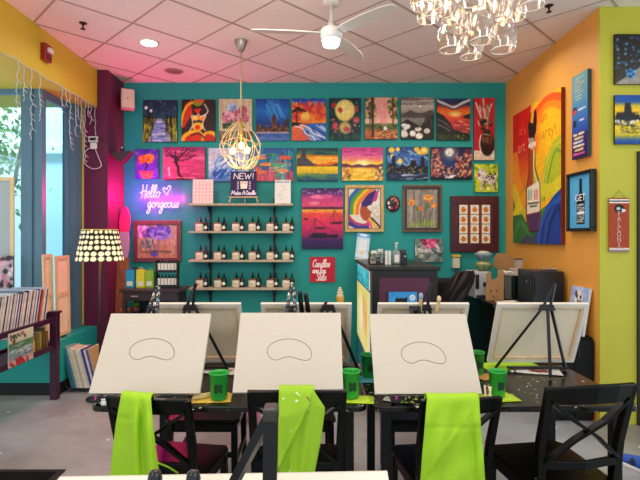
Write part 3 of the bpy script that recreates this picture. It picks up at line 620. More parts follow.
A21 = lambda: (R_(50, 62, '#e9e0d2').p([(.62, .05), (1, .0), (1, 1), (.8, .8)], '#ded6c6').dabs(30, .75, .1, 1, .75, .05, ['#cfc6b6', '#f4eee4'], .7)
  .l([(.02, .6), (.06, .3), (.3, .05), (.5, -.1)], .16, '#2a64b4', curve=True).l([(.12, .6), (.16, .32), (.38, .1), (.62, -.08)], .13, '#5a9a2c', curve=True).l([(.2, .62), (.24, .36), (.45, .14), (.7, -.06)], .1, '#f0c428', curve=True).l([(.28, .62), (.32, .38), (.54, .16), (.8, -.02)], .1, '#ee7a2c', curve=True).p([(.36, .56), (.42, .34), (.62, .14), (.86, .02), (.84, .2), (.72, .4), (.6, .44), (.46, .62)], '#3a2070')
  .p([(.72, .36), (.84, .1), (.96, .0), (.88, .3)], '#b83a8a').e(.52, .62, .15, .19, '#b0502c', .1, 1, -.3).p([(.6, .5), (.72, .58), (.68, .7), (.6, .7)], '#b8562e').l([(.64, .6), (.74, .56)], .012, '#2a1410').l([(.64, .72), (.7, .7)], .02, '#8a2430').l([(0, .7), (.2, .86), (.5, .92), (.7, .84)], .12, '#c03a6a', curve=True).l([(0, .86), (.3, .96), (.6, .98)], .12, '#4a2a8a', curve=True).l([(0, .76), (.25, .92), (.6, .94)], .04, '#2a50a8', curve=True)
  .l([(.66, .76), (.8, .9), (.9, 1.02)], .09, '#f0b82c', curve=True).l([(.72, .74), (.9, .88), (1, 1)], .06, '#2c2840', curve=True).l([(.6, .8), (.7, .92), (.74, 1.02)], .07, '#e8508a', curve=True).nz(.03))
A23 = lambda: (R_(50, 62, '#8f857a').hs(60, 0, -.1, 1, .2, .06, ['#a29890', '#7a7066', '#8d8478', '#b0a79c'], 1.2, .5, PI / 2).l([(.25, 0), (.25, 1)], .012, '#4a4238').l([(.48, 0), (.48, 1)], .012, '#4a4238').l([(.72, 0), (.72, 1)], .012, '#4a4238')
  .l([(.22, .36), (.34, .6), (.38, .95)], .02, '#3c5a2c', curve=True).l([(.7, .28), (.6, .5), (.5, .95)], .02, '#3c5a2c', curve=True).l([(.86, .46), (.8, .6), (.62, .95)], .02, '#4a6a30', curve=True).l([(.42, .55), (.44, .95)], .02, '#4a6a30').e(.34, .5, .04, .07, '#5a7a34').e(.68, .44, .04, .06, '#5a7a34')
  .e(.16, .34, .12, .09, '#e08a34').e(.7, .22, .17, .07, '#ec9a3c').e(.7, .28, .1, .06, '#d0702c').e(.87, .42, .1, .07, '#e28e3a').e(.44, .5, .07, .06, '#d8702c').dabs(22, .08, .28, .24, .4, .035, ['#f4b45c', '#c8682a']).dabs(26, .56, .17, .86, .28, .035, ['#f6bc64', '#c86a2c']).dabs(12, .8, .38, .95, .46, .03, ['#f4b45c', '#c8682a']).hs(90, .12, .86, .9, 1, .014, ['#7aa03a', '#4a7a2c', '#a8c058', '#c8b860'], .12, .9, -1.3).nz())
A24 = lambda: (R_(40, 34).g([(0, '#6a6c68'), (.5, '#58706c'), (1, '#7a8884')]).dabs(70, 0, 0, 1, 1, .09, ['#4a5a54', '#8a948c', '#35504c', '#a8aca4', '#5f7a74'], .7).p([(.22, 0), (.86, 0), (.74, .2), (.66, .4), (.52, .5), (.4, .32)], '#c02c5c').dabs(26, .3, 0, .8, .3, .06, ['#d8407a', '#e878a0', '#9a1c48']).hs(20, .25, .2, .8, .5, .04, ['#f2d0dc', '#e8e0e0'], .15, .8, .8).dabs(20, 0, .4, .3, .8, .05, ['#d8d4c4', '#b8bcae']).nz(.08))
A27 = lambda: (R_(56, 44).g([(0, '#c49a84'), (.6, '#b88a70'), (.62, '#b0765c'), (1, '#c08a70')]).hs(20, .5, .0, 1, .1, .05, ['#a88476', '#cfa894', '#8a6c84'], .6, .6, PI / 2).dabs(60, .02, .02, .24, .36, .05, ['#b060a8', '#d890c8', '#7a4c9c', '#e8c0e0']).e(.36, .26, .12, .15, '#5a48a8').e(.54, .12, .11, .12, '#6a50b8').e(.72, .18, .12, .14, '#5c48ac').e(.6, .36, .11, .12, '#8a78d0').dabs(50, .26, .05, .82, .42, .035, ['#8a7cd8', '#4a3898', '#a898e8', '#7060c0'])
  .p([(.2, .42), (.42, .4), (.4, .74), (.18, .74)], '#9aa89c').l([(.2, .45), (.3, .7), (.4, .45)], .03, '#5a4a48', curve=True).hs(24, .04, .4, .44, .72, .02, ['#4a5a50', '#d0dcd4', '#6a5a58'], .14, .8, 1.3).e(.42, .86, .1, .1, '#5a50b0').hs(14, .1, .78, .8, .84, .02, ['#6a5240', '#4a5a3c'], .2).nz())

def hung(name, label, px0, py0, px1, py1, art, t=.03, d=None, group=None, side='#2a2420', rz=0, m=None):
    d = d or (BACK - .006)
    f = d - t
    w_, h_ = (px1 - px0) * f / F, (py1 - py0) * f / F
    o = art_mesh(name, art, w_, h_, t, m or PM, None, side)
    o.location = (X((px0 + px1) / 2, f), f + t / 2, Z((py0 + py1) / 2, f))
    tag(o, label, 'painting', group)
    return o
N_ = 'hanging_canvas_painting'
hung(N_, 'unframed painting of a blue night path between yellow fences, first in the top row', 143, 100, 177, 142, A01(), side='#101c30')
hung(N_, 'dark brown painting of a red and yellow abstract female torso', 181.5, 99.5, 215, 141, A02(), side='#1c110c')
hung(N_, 'cream painting of a blue and pink flower bouquet behind the hanging lamp', 219, 99, 252, 141, A03(), side='#a89c80')
hung(N_, 'deep blue painting of a brown rocky tower above water', 256, 99, 289, 140.5, A04(), side='#123066')
hung(N_, 'painting of an orange beach sunset with palm and foaming waves', 292, 98.5, 326, 140.5, A05(), side='#6a2a28')
hung(N_, 'dark teal painting of a big yellow moon with red lily flowers', 329, 98, 361, 140, A06(), side='#0c2428')
hung(N_, 'painting of a pink waterfall glade between tall green trees', 365, 97.5, 397.5, 139, A07(), side='#4a3c24')
hung(N_, 'grey monochrome painting of misty hills above white daisies', 401, 97.5, 434, 139, A08(), side='#2a2622')
hung(N_, 'painting of a red sunset lagoon under dark striped clouds', 437, 98.5, 470, 140, A09(), side='#241c20')
hung(N_, 'tall narrow red painting of a dark vase with pale plumes', 474, 98, 494.5, 160, A10(), side='#6a1018')
hung(N_, 'small purple painting of an orange bonsai in a pot', 135, 149, 158.5, 178.5, A11(), side='#2a1860')
hung(N_, 'pink painting of a bare dark twisting tree', 163, 147, 205, 180, A12(), side='#4a1434')
hung(N_, 'pale blue painting of a swirling blue drop behind the glowing bulbs', 208.5, 148, 248.5, 181, A13(), side='#6a8ab8')
hung(N_, 'painting of orange lily pads floating on blue and green streaks', 252, 148, 293, 181, A14(), side='#2a4a70')
hung(N_, 'painting of a grey castle before a yellow sunset lake', 297, 148, 338, 181, A15(), side='#3a3a20')
hung(N_, 'painting of a pink sky and golden sun over a yellow lake', 342, 147.5, 383, 180.5, A16(), side='#7a2a50')
hung(N_, 'painting of a black city skyline below blue swirls and yellow orbs', 387, 147, 428, 180, A17(), side='#14203c')
hung(N_, 'painting of a grey moon above a crowded orange night town', 431, 147, 472, 179.5, A18(), side='#0c0e1c')
hung(N_, 'small lime green painting of grey striped animals', 474.5, 164, 498, 192, A19(), side='#8a9a20')
hung(N_, 'tall painting of black sailboats on a magenta and purple sunset sea', 302, 188, 343, 249, A20(), side='#2a1244')
hung(N_, 'small grey green abstract painting with a crimson burst, above the reception counter', 415, 239, 443, 262, A24(), side='#4a5450')

def framed(label, px0, py0, px1, py1, art, fw, fm_, t=.035, mat_w=0, mat_m=None, inner=None, d=None):
    d = d or (BACK - .006); f = d - t
    w_, h_ = (px1 - px0) * f / F, (py1 - py0) * f / F
    r = thing('framed_picture', label, 'framed picture', (X((px0 + px1) / 2, f), f, Z((py0 + py1) / 2, f)))
    pic_frame(r, w_, h_, t, fw, fm_, art, inner)
    return r, w_, h_
def pic_frame(r, w_, h_, t, fw, fm_, art, inner=None):
    a, b_ = w_ / 2, h_ / 2; mb = MB()
    for (x0, x1, z0, z1) in ((-a, a, b_ - fw, b_), (-a, a, -b_, -b_ + fw), (-a, -a + fw, -b_ + fw, b_ - fw), (a - fw, a, -b_ + fw, b_ - fw)):
        mb.bb(x0, x1, 0, t, z0, z1)
    mb.build('frame_border', fm_, r, bevel=.004)
    if inner:
        iw, im = inner; m2 = MB(); a2, b2 = a - fw, b_ - fw
        for (x0, x1, z0, z1) in ((-a2, a2, b2 - iw, b2), (-a2, a2, -b2, -b2 + iw), (-a2, -a2 + iw, -b2 + iw, b2 - iw), (a2 - iw, a2, -b2 + iw, b2 - iw)): m2.bb(x0, x1, .006, t, z0, z1)
        m2.build('inner_border', im, r); fw = fw + iw
    p = art_mesh('artwork', art, w_ - 2 * fw + .004, h_ - 2 * fw + .004, .01, PM, r); p.location = (0, t * .55, 0)
framed('gold framed painting of a woman with sweeping rainbow hair', 345, 185, 384, 232, A21(), .035, wood('gold_frame_wood', '#b8934e', '#d8b878', .4), inner=(.01, mat('gold_inner_lip', '#8a6a34', .4)))
framed('brown framed painting of orange poppies on grey boards', 403, 185, 442, 232, A23(), .022, wood('brown_frame_wood', '#5a3a24', '#7a5434', .4), inner=(.028, wood('dark_walnut_frame', '#24140e', '#3a2418', .35)))
framed('mauve framed painting of purple hydrangeas in a jug below the neon sign', 133, 220.5, 181, 262, A27(), .05, wood('mauve_brown_frame', '#5a2c34', '#7a4048', .45))
# maroon shadow box of twelve white cards
mar = wood('maroon_frame_wood', '#3a0e16', '#54161e', .35)
bx = R_(20, 24, '#7a3c1c').hs(20, 0, 0, 1, .1, .04, ['#8a4a22', '#6a3016'], 1, .6, PI / 2)
r, w_, h_ = framed('wide maroon framed box holding twelve white cards with orange drawings', 451, 196, 499, 252, bx, .095, mar, t=.05)
CA = lambda s: R_(14, 14, '#efe6d8', seed=s).e(.5, .56, .3, .26, '#e0953c').e(.5, .56, .2, .17, '#c8702a').e(.5, .3, .12, .06, '#8a5a34').nz(.04)
for j in range(4):
    for i in range(3):
        c = art_mesh('card', CA(j * 3 + i), .098, .108, .004, PM, r); c.location = (X(463 + 11.2 * i, BACK) - X(475, BACK) - .0 + .01, .014, (1.5 - j) * .117)
# round patterned plaque
ra = R_(30, 30, '#2a2430', seed=4).dabs(60, 0, 0, 1, 1, .07, ['#d84a50', '#f0e0c8', '#2a2a3a', '#c83a6a', '#e8a060', '#1c1c28', '#4a7a8a'])
def disc(u, v):
    x, z = 2 * u - 1, 1 - 2 * v
    a, b_ = x * math.sqrt(1 - z * z / 2), z * math.sqrt(1 - x * x / 2)
    return (a * .086, -.012 + .01 * (a * a + b_ * b_), b_ * .102)
pl = thing('hanging_round_plaque', 'small round plaque patterned in red, black and cream', 'plaque', (X(393, 5.78), 5.78, Z(203.5, 5.78)))
art_mesh('painted_face', ra, 1, 1, 0, PM, pl, fn=disc)
MB().lathe([(.078, 0), (.084, .003), (.08, .006)], (0, 0, 0), 28, True, Matrix(((1, 0, 0), (0, 0, -1), (0, 1.18, 0)))).build('plaque_body', mat('black_rim', '#16141a', .4), pl)
# red hand-lettered candle sign
rs_ = R_(84, 84, '#c41e3c', ss=2).nz(.03)
for txt, x, y, h in (('Candles', .10, .40, .145), ('are for', .10, .64, .115), ('Sale', .24, .93, .15)):
    st, xe = script_strokes(txt, 0, 0, h, .14, .92)
    k = min(1.0, (.84 if txt != 'Sale' else .6) / max(.01, xe))
    for s in st: rs_.l([(x + p[0] * k, y - p[1]) for p in s], .034, '#fbeef0')
hung('hanging_sign', 'small square red sign with white script on the teal wall beside the shelves', 310, 257, 335, 282, rs_, t=.02, side='#7a1024')['category'] = 'sign'

# ---- right (orange) wall: local x runs toward the viewer (-y), local y runs into the wall
def on_right(o, yc, zc, t): o.location = (RX - .006 - t / 2, yc, zc); o.rotation_euler = (0, 0, -PI / 2); return o
RF = RX - .041
def ry(px, xf=RF): return xf * F / (px - CX)
y0, y1 = ry(513), ry(561); zt, zb = Z(87, y1), Z(244.5, y1)
def U(px): return (y0 - ry(px)) / (y0 - y1)
def V(px, py): return (zt - Z(py, ry(px))) / (zt - zb)
def UV(*pp): return [(U(a), V(a, b_)) for a, b_ in pp]
AB = R_(150, 205, '#d8321c')
AB.g([(0, '#c81c18'), (.3, '#c42018'), (.55, '#e0781c'), (.75, '#4a8a2c'), (1, '#1c3c4c')])
AB.p(UV((532, 90), (545, 80), (566, 76), (566, 190), (540, 210), (530, 175), (531, 130)), '#f2b41c')
for k, (c, wd) in enumerate([('#ee5a1c', .09), ('#f4861c', .08), ('#f8ac24', .07)]):
    AB.l(UV((534 + k * 3, 150), (534 + k * 3, 120 + k * 4), (543 + k, 104 + k * 5), (553, 98 + k * 7), (565, 99 + k * 9)), wd, c, curve=True)
AB.e(U(550), V(550, 128), .17, .12, '#f6c022', .5)
AB.p(UV((540, 195), (545, 160), (553, 142), (563, 132), (566, 190), (562, 200)), '#b4bc28')
for k, c in enumerate(['#d4cf3a', '#8fb02c', '#c9c832', '#6a9a2c']): AB.l(UV((541 + k, 200), (545 + k * 1.5, 170), (553 + k, 150), (564, 138 + k * 6)), .035, c, .8, True)
AB.l(UV((513, 222), (520, 205), (535, 190), (550, 190), (562, 180)), .12, '#d8cc2c', curve=True)
AB.l(UV((515, 160), (518, 185), (526, 205)), .16, '#e8921c', .8, True); AB.l(UV((514, 190), (520, 208), (528, 222)), .13, '#e8c82c', .8, True)
AB.p(UV((534, 246), (538, 228), (546, 206), (555, 194), (563, 186), (563, 247)), '#1a3f94')
for k, c in enumerate(['#2a64b8', '#14307c', '#2450a4', '#0f2460']): AB.l(UV((538 + k * 3, 246), (541 + k * 3, 224), (549 + k * 3, 208), (562, 196 + k * 10)), .05, c, .7, True)
AB.p(UV((512, 246), (512, 216), (522, 214), (532, 232), (538, 247)), '#2c6a34'); AB.l(UV((513, 240), (520, 222), (528, 232), (532, 246)), .05, '#3c8a3c', .8, True); AB.l(UV((520, 246), (528, 238), (536, 246)), .07, '#4a2a6a', .7, True)
# bottle
AB.p(UV((529, 149), (535, 149), (535, 168), (539.5, 184), (540, 218), (538, 231), (529.5, 231), (526.5, 218), (526.5, 190), (529, 172)), '#a83c1c')
AB.p(UV((533, 150), (535, 149), (535, 168), (539.5, 184), (540, 190), (533, 190)), '#a8b03c'); AB.l(UV((534, 150), (534, 170), (538, 186)), .02, '#e8e0a0', curve=True)
AB.p(UV((527, 188), (540, 180), (540, 211), (527, 214)), '#f0e4cc'); AB.p(UV((527, 215), (540, 212), (537.5, 230), (530, 231)), '#4a2a5c')
for a, c in ((528.5, '#4a8a9a'), (530, '#5aa0a8'), (531.6, '#8ab46a'), (534.5, '#d84a30'), (536, '#c02a3a'), (537.6, '#e07030')): AB.l(UV((a, 199), (a + .2, 190)), .016, c)
AB.hs(1, 0, 0, .01, .01, .001, ['#000000'], .01)
for yy, a, b_ in ((203.5, 528, 538.5), (206.5, 530, 537)): AB.l(UV((a, yy), (b_, yy - 1)), .017, '#3a3430', .85)
AB.r(U(528.6), V(532, 143), U(535.6), V(532, 147), '#e8dccc'); AB.r(U(529.4), V(532, 136), U(534.8), V(532, 142), '#2a1c18')
AB.p(UV((528, 139), (534, 136), (535, 148), (531, 150)), '#d8ccc0', .7)
AB.p(UV((529, 138), (528, 128), (530, 116), (533, 104), (534, 112), (536, 108), (537, 120), (536, 132), (534, 138)), '#241a18'); AB.p(UV((530, 122), (532, 108), (533.5, 103), (534, 114), (533, 124)), '#f0902c'); AB.l(UV((531, 112), (532.4, 104)), .014, '#f8d060')
AB.l(UV((535, 149), (535.2, 168), (539.8, 184), (540.3, 218), (538.2, 231), (529.3, 231.5), (526.3, 218), (526.4, 190), (529, 172), (529, 149)), .014, '#2a1612')
AB.nz(.03, 6)
wa = art_mesh('hanging_canvas_painting', AB, y0 - y1, zt - zb, .035, PM, None, '#7a2a10')
on_right(wa, (y0 + y1) / 2, (zt + zb) / 2, .035); tag(wa, 'huge colourful canvas of a wine bottle with a flaming brush on the orange wall', 'painting')
wa_w, wa_h = y0 - y1, zt - zb
for s, px, py, sz, c in (("it's", 522.5, 131, .15, '#e8543c'), ('an', 543.5, 117, .16, '#ee7a1c'), ('art', 521.5, 147.5, .17, '#f07a5c'), ('party!', 547, 132, .16, '#e0961c')):
    text_obj('lettering', s, sz, mat('letter_' + c[1:], c, .5), wa, ((U(px) - .5) * wa_w, -.0195, (.5 - V(px, py)) * wa_h))

y0, y1 = ry(572, RX - .036), ry(587.5, RX - .036); zt, zb = Z(68.5, y1), Z(155.5, y1)
TS = R_(44, 110).g([(0, '#6fa8a4'), (.3, '#5f9ab4'), (.5, '#3a78c0'), (.68, '#2a50a8'), (.72, '#3a2474'), (1, '#2c1450')])
for k in range(8): TS.hs(3, .12, .05 + k * .035, .5, .052 + k * .035, .03, ['#bcd8c4', '#d8a0a0', '#a8d0d0', '#d0c890'], .3, .75)
TS.r(.08, .38, .32, .47, '#2a3a5c').e(.2, .44, .1, .03, '#d84a44').hs(3, .4, .42, .6, .43, .045, ['#e8f0f4'], .3).r(.1, .54, .3, .62, '#1c2c50').hs(3, .38, .55, .6, .565, .045, ['#f0d8e8'], .3)
for k, c in enumerate(['#e8e4a0', '#e0d890', '#d8dce8', '#f0e8c0', '#e8d088', '#e0609a']): TS.hs(7, .1, .71 + k * .046, .65, .715 + k * .046, .06, [c], .16, .9)
ts = art_mesh('hanging_tall_sign', TS, y0 - y1, zt - zb, .03, PM, None, '#2c4a5a'); on_right(ts, (y0 + y1) / 2, (zt + zb) / 2, .03)
tag(ts, 'tall narrow teal to purple sign covered in small lettering', 'sign')

xf = RX - .006 - .045; y0, y1 = ry(566, xf), ry(591, xf); zt, zb = Z(168.5, y1), Z(231, y1)
r = thing('framed_picture', 'black framed blue poster of a black bottle made of words', 'framed picture', (xf, (y0 + y1) / 2, (zt + zb) / 2), -PI / 2)
BA = R_(60, 76, '#55aede').nz(.03).p([(.46, .08), (.58, .08), (.58, .33), (.70, .44), (.70, .92), (.33, .92), (.33, .44), (.46, .33)], '#101418')
for k, yy in enumerate([.61, .645, .68, .77, .805, .84, .875]): BA.hs(10, .345, yy - .006, .63, yy + .006, .022, ['#c8d4da', '#8a98a0', '#e8eef0'], .05, .9)
BA.r(.35, .69, .68, .735, '#f0f4f4').hs(8, .36, .55, .6, .57, .03, ['#a8b4ba', '#e8eef0'], .07, .9)
pic_frame(r, y0 - y1, zt - zb, .045, .028, mat('black_frame_lacquer', '#0e0e10', .35), BA)
text_obj('lettering', 'GET', .085, mat('white_letter', '#f2f4f4', .5), r, (.004, .0165, .03), sx=1.05)

# ---- green wall
f = GY - .034
o = hung(N_, 'dark painting of blue blossoms on the lime wall, above the yellow skyline', 615, 34, 672, 84, R_(60, 52).g([(0, '#2a241e'), (.6, '#3c3630'), (1, '#4a443c')]).p([(.0, 1), (.5, .62), (1, .3), (1, .6), (.4, 1)], '#b4ada4', .8).dabs(70, .02, .05, .75, .7, .02, ['#3a6a9a', '#6a94b8', '#2a4a6a', '#20303c']).e(.28, .78, .07, .1, '#3a78b8').dabs(20, .2, .7, .36, .88, .02, ['#6aa4d8', '#1c3a5c']).nz(.06), d=GY - .004, t=.02)
o = hung(N_, 'yellow and blue painting of a dark skyline reflected in water on the lime wall', 615, 95, 672, 144, R_(60, 52).g([(0, '#2450a0'), (.14, '#2a58a4'), (.24, '#e8c428'), (.4, '#f0b824'), (.5, '#d8761c'), (.54, '#e8c828'), (.8, '#d8c028'), (.92, '#2a5aa0'), (1, '#1c4490')]).p([(0, .52), (.04, .36), (.16, .36), (.18, .16), (.28, .16), (.3, .36), (.42, .36), (.46, .52)], '#2a2a30').dabs(40, 0, .52, .5, .6, .02, ['#3a3a40', '#e8e8e0']).hs(24, .1, .6, .4, .78, .02, ['#3a3a3c', '#8a8a80'], .06, .8).hs(20, .3, .26, .9, .9, .03, ['#f4dc5a', '#e8a424'], .3, .6).nz(.05), d=GY - .004, t=.02)
bn = thing('hanging_banner', 'narrow rust red pennant with white stripes and a helmet emblem on the lime wall', 'banner', (X(619, GY - .015), GY - .015, Z(225, GY - .015)))
bw, bh = 20 * GY / F, 54 * GY / F
BN = R_(40, 104, '#a8401c').r(0, .03, 1, .055, '#f0ece4').r(0, .075, 1, .10, '#f0ece4').r(0, .055, 1, .075, '#2a2420').r(0, .92, 1, .955, '#d8d4cc').r(0, .965, 1, 1, '#8a8680')
BN.e(.5, .195, .24, .075, '#15161a').e(.46, .2, .1, .03, '#c8ccd0').p([(.62, .2), (.82, .22), (.8, .26), (.62, .27)], '#d8dcdc').l([(.3, .25), (.6, .26)], .05, '#15161a').nz(.05)
art_mesh('cloth', BN, bw, bh, .006, paint_mat(), bn, '#8a3014')
for k, ch in enumerate('FALCONS'): text_obj('lettering', ch, .056, mat('grey_letter', '#cdbcb2', .5), bn, (-.002, -.0042, .088 - k * .041), sx=.8)
MB().tube([(-.05, 0, bh / 2), (0, 0, bh / 2 + .06), (.05, 0, bh / 2)], .0015, 5).build('hanging_string', mat('dark_string', '#3a3020', .7), bn)
# ================================================================== paint tables
flecks = ['#e8e6e0', '#cfd2c8', '#d8c04a', '#b8bcb8', '#7fae4a', '#c8b8a0']
table_m = splatter('paint_spattered_black_table', '#110e0b', flecks, .22, 48, .2, thr=.24, spec=.4)
tblack = splatter('black_table_leg_paint', '#08090a', flecks, .4, 40, .03, thr=.22, spec=.25)
chair_m = splatter('spattered_black_chair_paint', '#040505', ['#e8e8e8', '#c8ccd0', '#b8c0c0'], .3, 30, .03, thr=.14, spec=.22)
def rounded(x0, x1, y0, y1, r, n=6):
    out = []
    for cx, cy, a0 in ((x1 - r, y1 - r, 0), (x0 + r, y1 - r, 90), (x0 + r, y0 + r, 180), (x1 - r, y0 + r, 270)):
        for k in range(n + 1):
            a = math.radians(a0 + 90 * k / n); out.append((cx + r * math.cos(a), cy + r * math.sin(a)))
    return out
def paint_table(label, cx, cy, wx, wy, left=.08):
    t = thing('paint_table', label, 'table', (cx, cy, 0), 0)
    a, b_ = wx / 2, wy / 2
    MB().prism_z(rounded(-a, a, -b_, b_, .05), .722, .75).build('table_top', table_m, t, bevel=.006)
    MB().bb(-a + .2, a - .11, -.13, -.11, .67, .721).bb(-a + .2, a - .11, .11, .13, .67, .721).bb(-a + .2, -a + .22, -.11, .11, .67, .721).bb(a - .13, a - .11, -.11, .11, .67, .721).build('apron_frame', tblack, t)
    for sx in (-1, 1):
        for sy in (-1, 1): MB().box((a - .08 if sx > 0 else -a + left, sy * (b_ - .07), .36), (.045, .045, .72)).build('leg', tblack, t, bevel=.003)
    return t
paint_table('long black paint-spattered table below the two blank canvases nearest the record rack', -.398, 2.55, 1.262, .76, .125)
paint_table('long black paint-spattered table under the blank canvas by the reception counter', .861, 2.55, 1.228, .76)
paint_table('black table below the frame edge, carrying the closest canvas', -.35, .72, 1.3, .6)

# ================================================================== cross-back chairs
def make_chair(label, loc, rz, group, sc=(1, 1, 1)):
    t = thing('cross_back_chair', label, 'chair', loc, rz, group); t.scale = sc
    MB().prism_z([(-.19, -.2), (.19, -.2), (.205, .0), (.215, .17), (.19, .205), (-.19, .205), (-.215, .17), (-.205, .0)], .445, .468).build('seat', chair_m, t, bevel=.006)
    MB().bb(-.175, .175, .155, .175, .39, .444).bb(-.175, .175, -.19, -.17, .39, .444).bb(-.195, -.175, -.19, .175, .39, .444).bb(.175, .195, -.19, .175, .39, .444).build('seat_frame', chair_m, t)
    for s in (-1, 1):
        MB().sweep([(s * .175, -.275, 0), (s * .178, -.225, .25), (s * .182, -.205, .46), (s * .19, -.225, .65), (s * .197, -.295, .905)], [.03, .036, .038, .036, .032], [.03, .034, .036, .034, .026]).build('rear_leg', chair_m, t, bevel=.004)
        MB().bar((s * .185, .175, .44), (s * .19, .185, 0), .036, .036).build('front_leg', chair_m, t, bevel=.004)
        MB().bar((s * .186, -.215, .2), (s * .188, .17, .2), .018, .024).build('side_stretcher', chair_m, t)
    MB().bar((-.18, .178, .26), (.18, .178, .26), .018, .026).build('front_stretcher', chair_m, t)
    MB().sweep([(-.205, -.285, .872), (-.1, -.312, .876), (0, -.32, .878), (.1, -.312, .876), (.205, -.285, .872)], .02, [.07, .08, .082, .08, .07], up=(0, .25, -1)).build('top_rail', chair_m, t, bevel=.005)
    MB().sweep([(-.188, -.222, .565), (0, -.25, .565), (.188, -.222, .565)], .018, .034, up=(0, 0, -1)).build('lower_rail', chair_m, t, bevel=.003)
    for s in (-1, 1):
        MB().sweep([(s * -.175, -.232, .58), (s * -.06, -.262 - .004 * s, .68), (s * .06, -.285 - .004 * s, .755), (s * .185, -.287, .845)], .014, .032, up=(0, -1, 0)).build('cross_slat', chair_m, t, bevel=.002)
    return t
chairs = [(-.668, 2.33, -.16, (.90, 1, .92), 'black cross-back chair with a lime apron, in front of the blank canvas nearest the lamp'),
          (-.083, 2.245, .02, (.95, 1, .985), 'black cross-back chair with a lime apron, in front of the middle blank canvas'),
          (.582, 2.325, .12, (.84, 1, .92), 'black cross-back chair with a lime apron, in front of the third blank canvas'),
          (1.073, 2.235, .15, (.95, 1, 1.01), 'black cross-back chair with its X back bare, closest to the lime wall')]
for x, y, rz, sc, lab in chairs: make_chair(lab, (x, y, 0), rz, 'chairs along the near side of the paint tables', sc)
for x, lab in ((-.655, 'black chair across the table, facing the leftmost easels from the far side'), (-.10, 'black chair across the table behind the middle canvas'), (.62, 'black chair across the table behind the third canvas')):
    make_chair(lab, (x, 2.94, 0), PI, 'chairs along the far side of the paint tables')

# ================================================================== canvases and tabletop easels
cloth_m = mat('primed_canvas', '#cbc3b7', .85, mottle=.015, scale=60, bump=.05)
raw_m = mat('raw_canvas_back', '#e8dabf', .85, mottle=.03, scale=40)
bar_m = wood('pine_stretcher_bar', '#d8b48a', '#e8caa4', .6)
wrap_m = mat('folded_canvas_edge', '#dcd5c9', .8)
pencil = mat('pencil_line', '#6a645f', .8)
BEAN = [(197, 290), (203, 272), (222, 254), (258, 240), (300, 236), (338, 245), (364, 264), (375, 288), (374, 306), (364, 319), (345, 323), (320, 318), (290, 309), (262, 311), (240, 320), (222, 321), (206, 312), (198, 300)]
BW, BH = .508, .406
def canvas(label, loc, rz, rx, bean=True, w_=BW, h_=BH, sh=(0, 0, 1)):
    """stretched canvas, bottom centre at the origin, painted face toward local -y."""
    t = thing('stretched_canvas', label, 'canvas', loc, rz, 'blank stretched canvases', rx)
    a = w_ / 2; T = .019
    MB().bb(-a, a, 0, .0025, 0, h_).build('canvas_face', cloth_m, t)
    mb = MB().bb(-a, a, .0025, T, h_ - .004, h_).bb(-a, a, .0025, T, 0, .004).bb(-a, -a + .004, .0025, T, .004, h_ - .004).bb(a - .004, a, .0025, T, .004, h_ - .004)
    for (x0, x1, z0, z1) in ((-a, a, h_ - .022, h_), (-a, a, 0, .022), (-a, -a + .022, .022, h_ - .022), (a - .022, a, .022, h_ - .022)): mb.bb(x0, x1, T, T + .0012, z0, z1)
    mb.build('folded_edge', wrap_m, t)
    mb = MB(); q_ = .034
    for (x0, x1, z0, z1) in ((-a + .005, a - .005, h_ - q_, h_ - .005), (-a + .005, a - .005, .005, q_), (-a + .005, -a + q_, q_, h_ - q_), (a - q_, a - .005, q_, h_ - q_)): mb.bb(x0, x1, .004, T - .001, z0, z1)
    mb.build('stretcher_frame', bar_m, t)
    MB().bb(-a + .006, a - .006, .003, .005, .006, h_ - .006).build('canvas_back', raw_m, t)
    if bean:
        pts = []
        for px, py in BEAN:
            v = (py - 134) / 322; lx, rx_ = 112 - 74 * v, 515 - 40 * v
            pts.append(((px - lx) / (rx_ - lx) - .5, 1 - v))
        pts = [(sh[0] + p[0] * sh[2], sh[1] + p[1]) for p in pts]
        path = smooth_path([(x * w_, -.0006, z * h_) for x, z in pts], 5, True)
        MB().tube(path, .0012, 5, True).build('pencil_outline', pencil, t)
    return t
tf = math.atan2(.24, .325)
FC = [(-.788, 2.2, .799), (-.129, 2.2, .803), (.516, 2.2, .797)]
canvas('blank white canvas with pencilled bean outline, beside the polka-dot lamp', FC[0], 0, -tf, sh=(-.01, -.02, 1))
canvas('blank white canvas with pencilled bean outline, below the candle shelves', FC[1], 0, -tf, sh=(.0, -.035, .98))
canvas('blank white canvas with pencilled bean outline, in front of the reception counter', FC[2], 0, -tf, sh=(.0, -.06, 1.0), w_=.49)
tbk = math.atan2(.16, .366)
BCN = [-.673, -.054, .60, 1.267]
for x, lab in zip(BCN, ['canvas back facing out, behind the leftmost blank canvas', 'canvas back facing out, mostly hidden behind the middle blank canvas', 'canvas back facing out, only its top rim above the third blank canvas', 'fully visible canvas back with black easel legs crossing it, near the lime wall']):
    canvas(lab, (x, 2.85, .782), PI, -tbk, False, w_=.508, h_=.40)
canvas('closest canvas, only its white top edge showing along the bottom', (-.137, .905, .785), PI, -tbk, False, w_=.508, h_=.40).rotation_euler[1] = .018

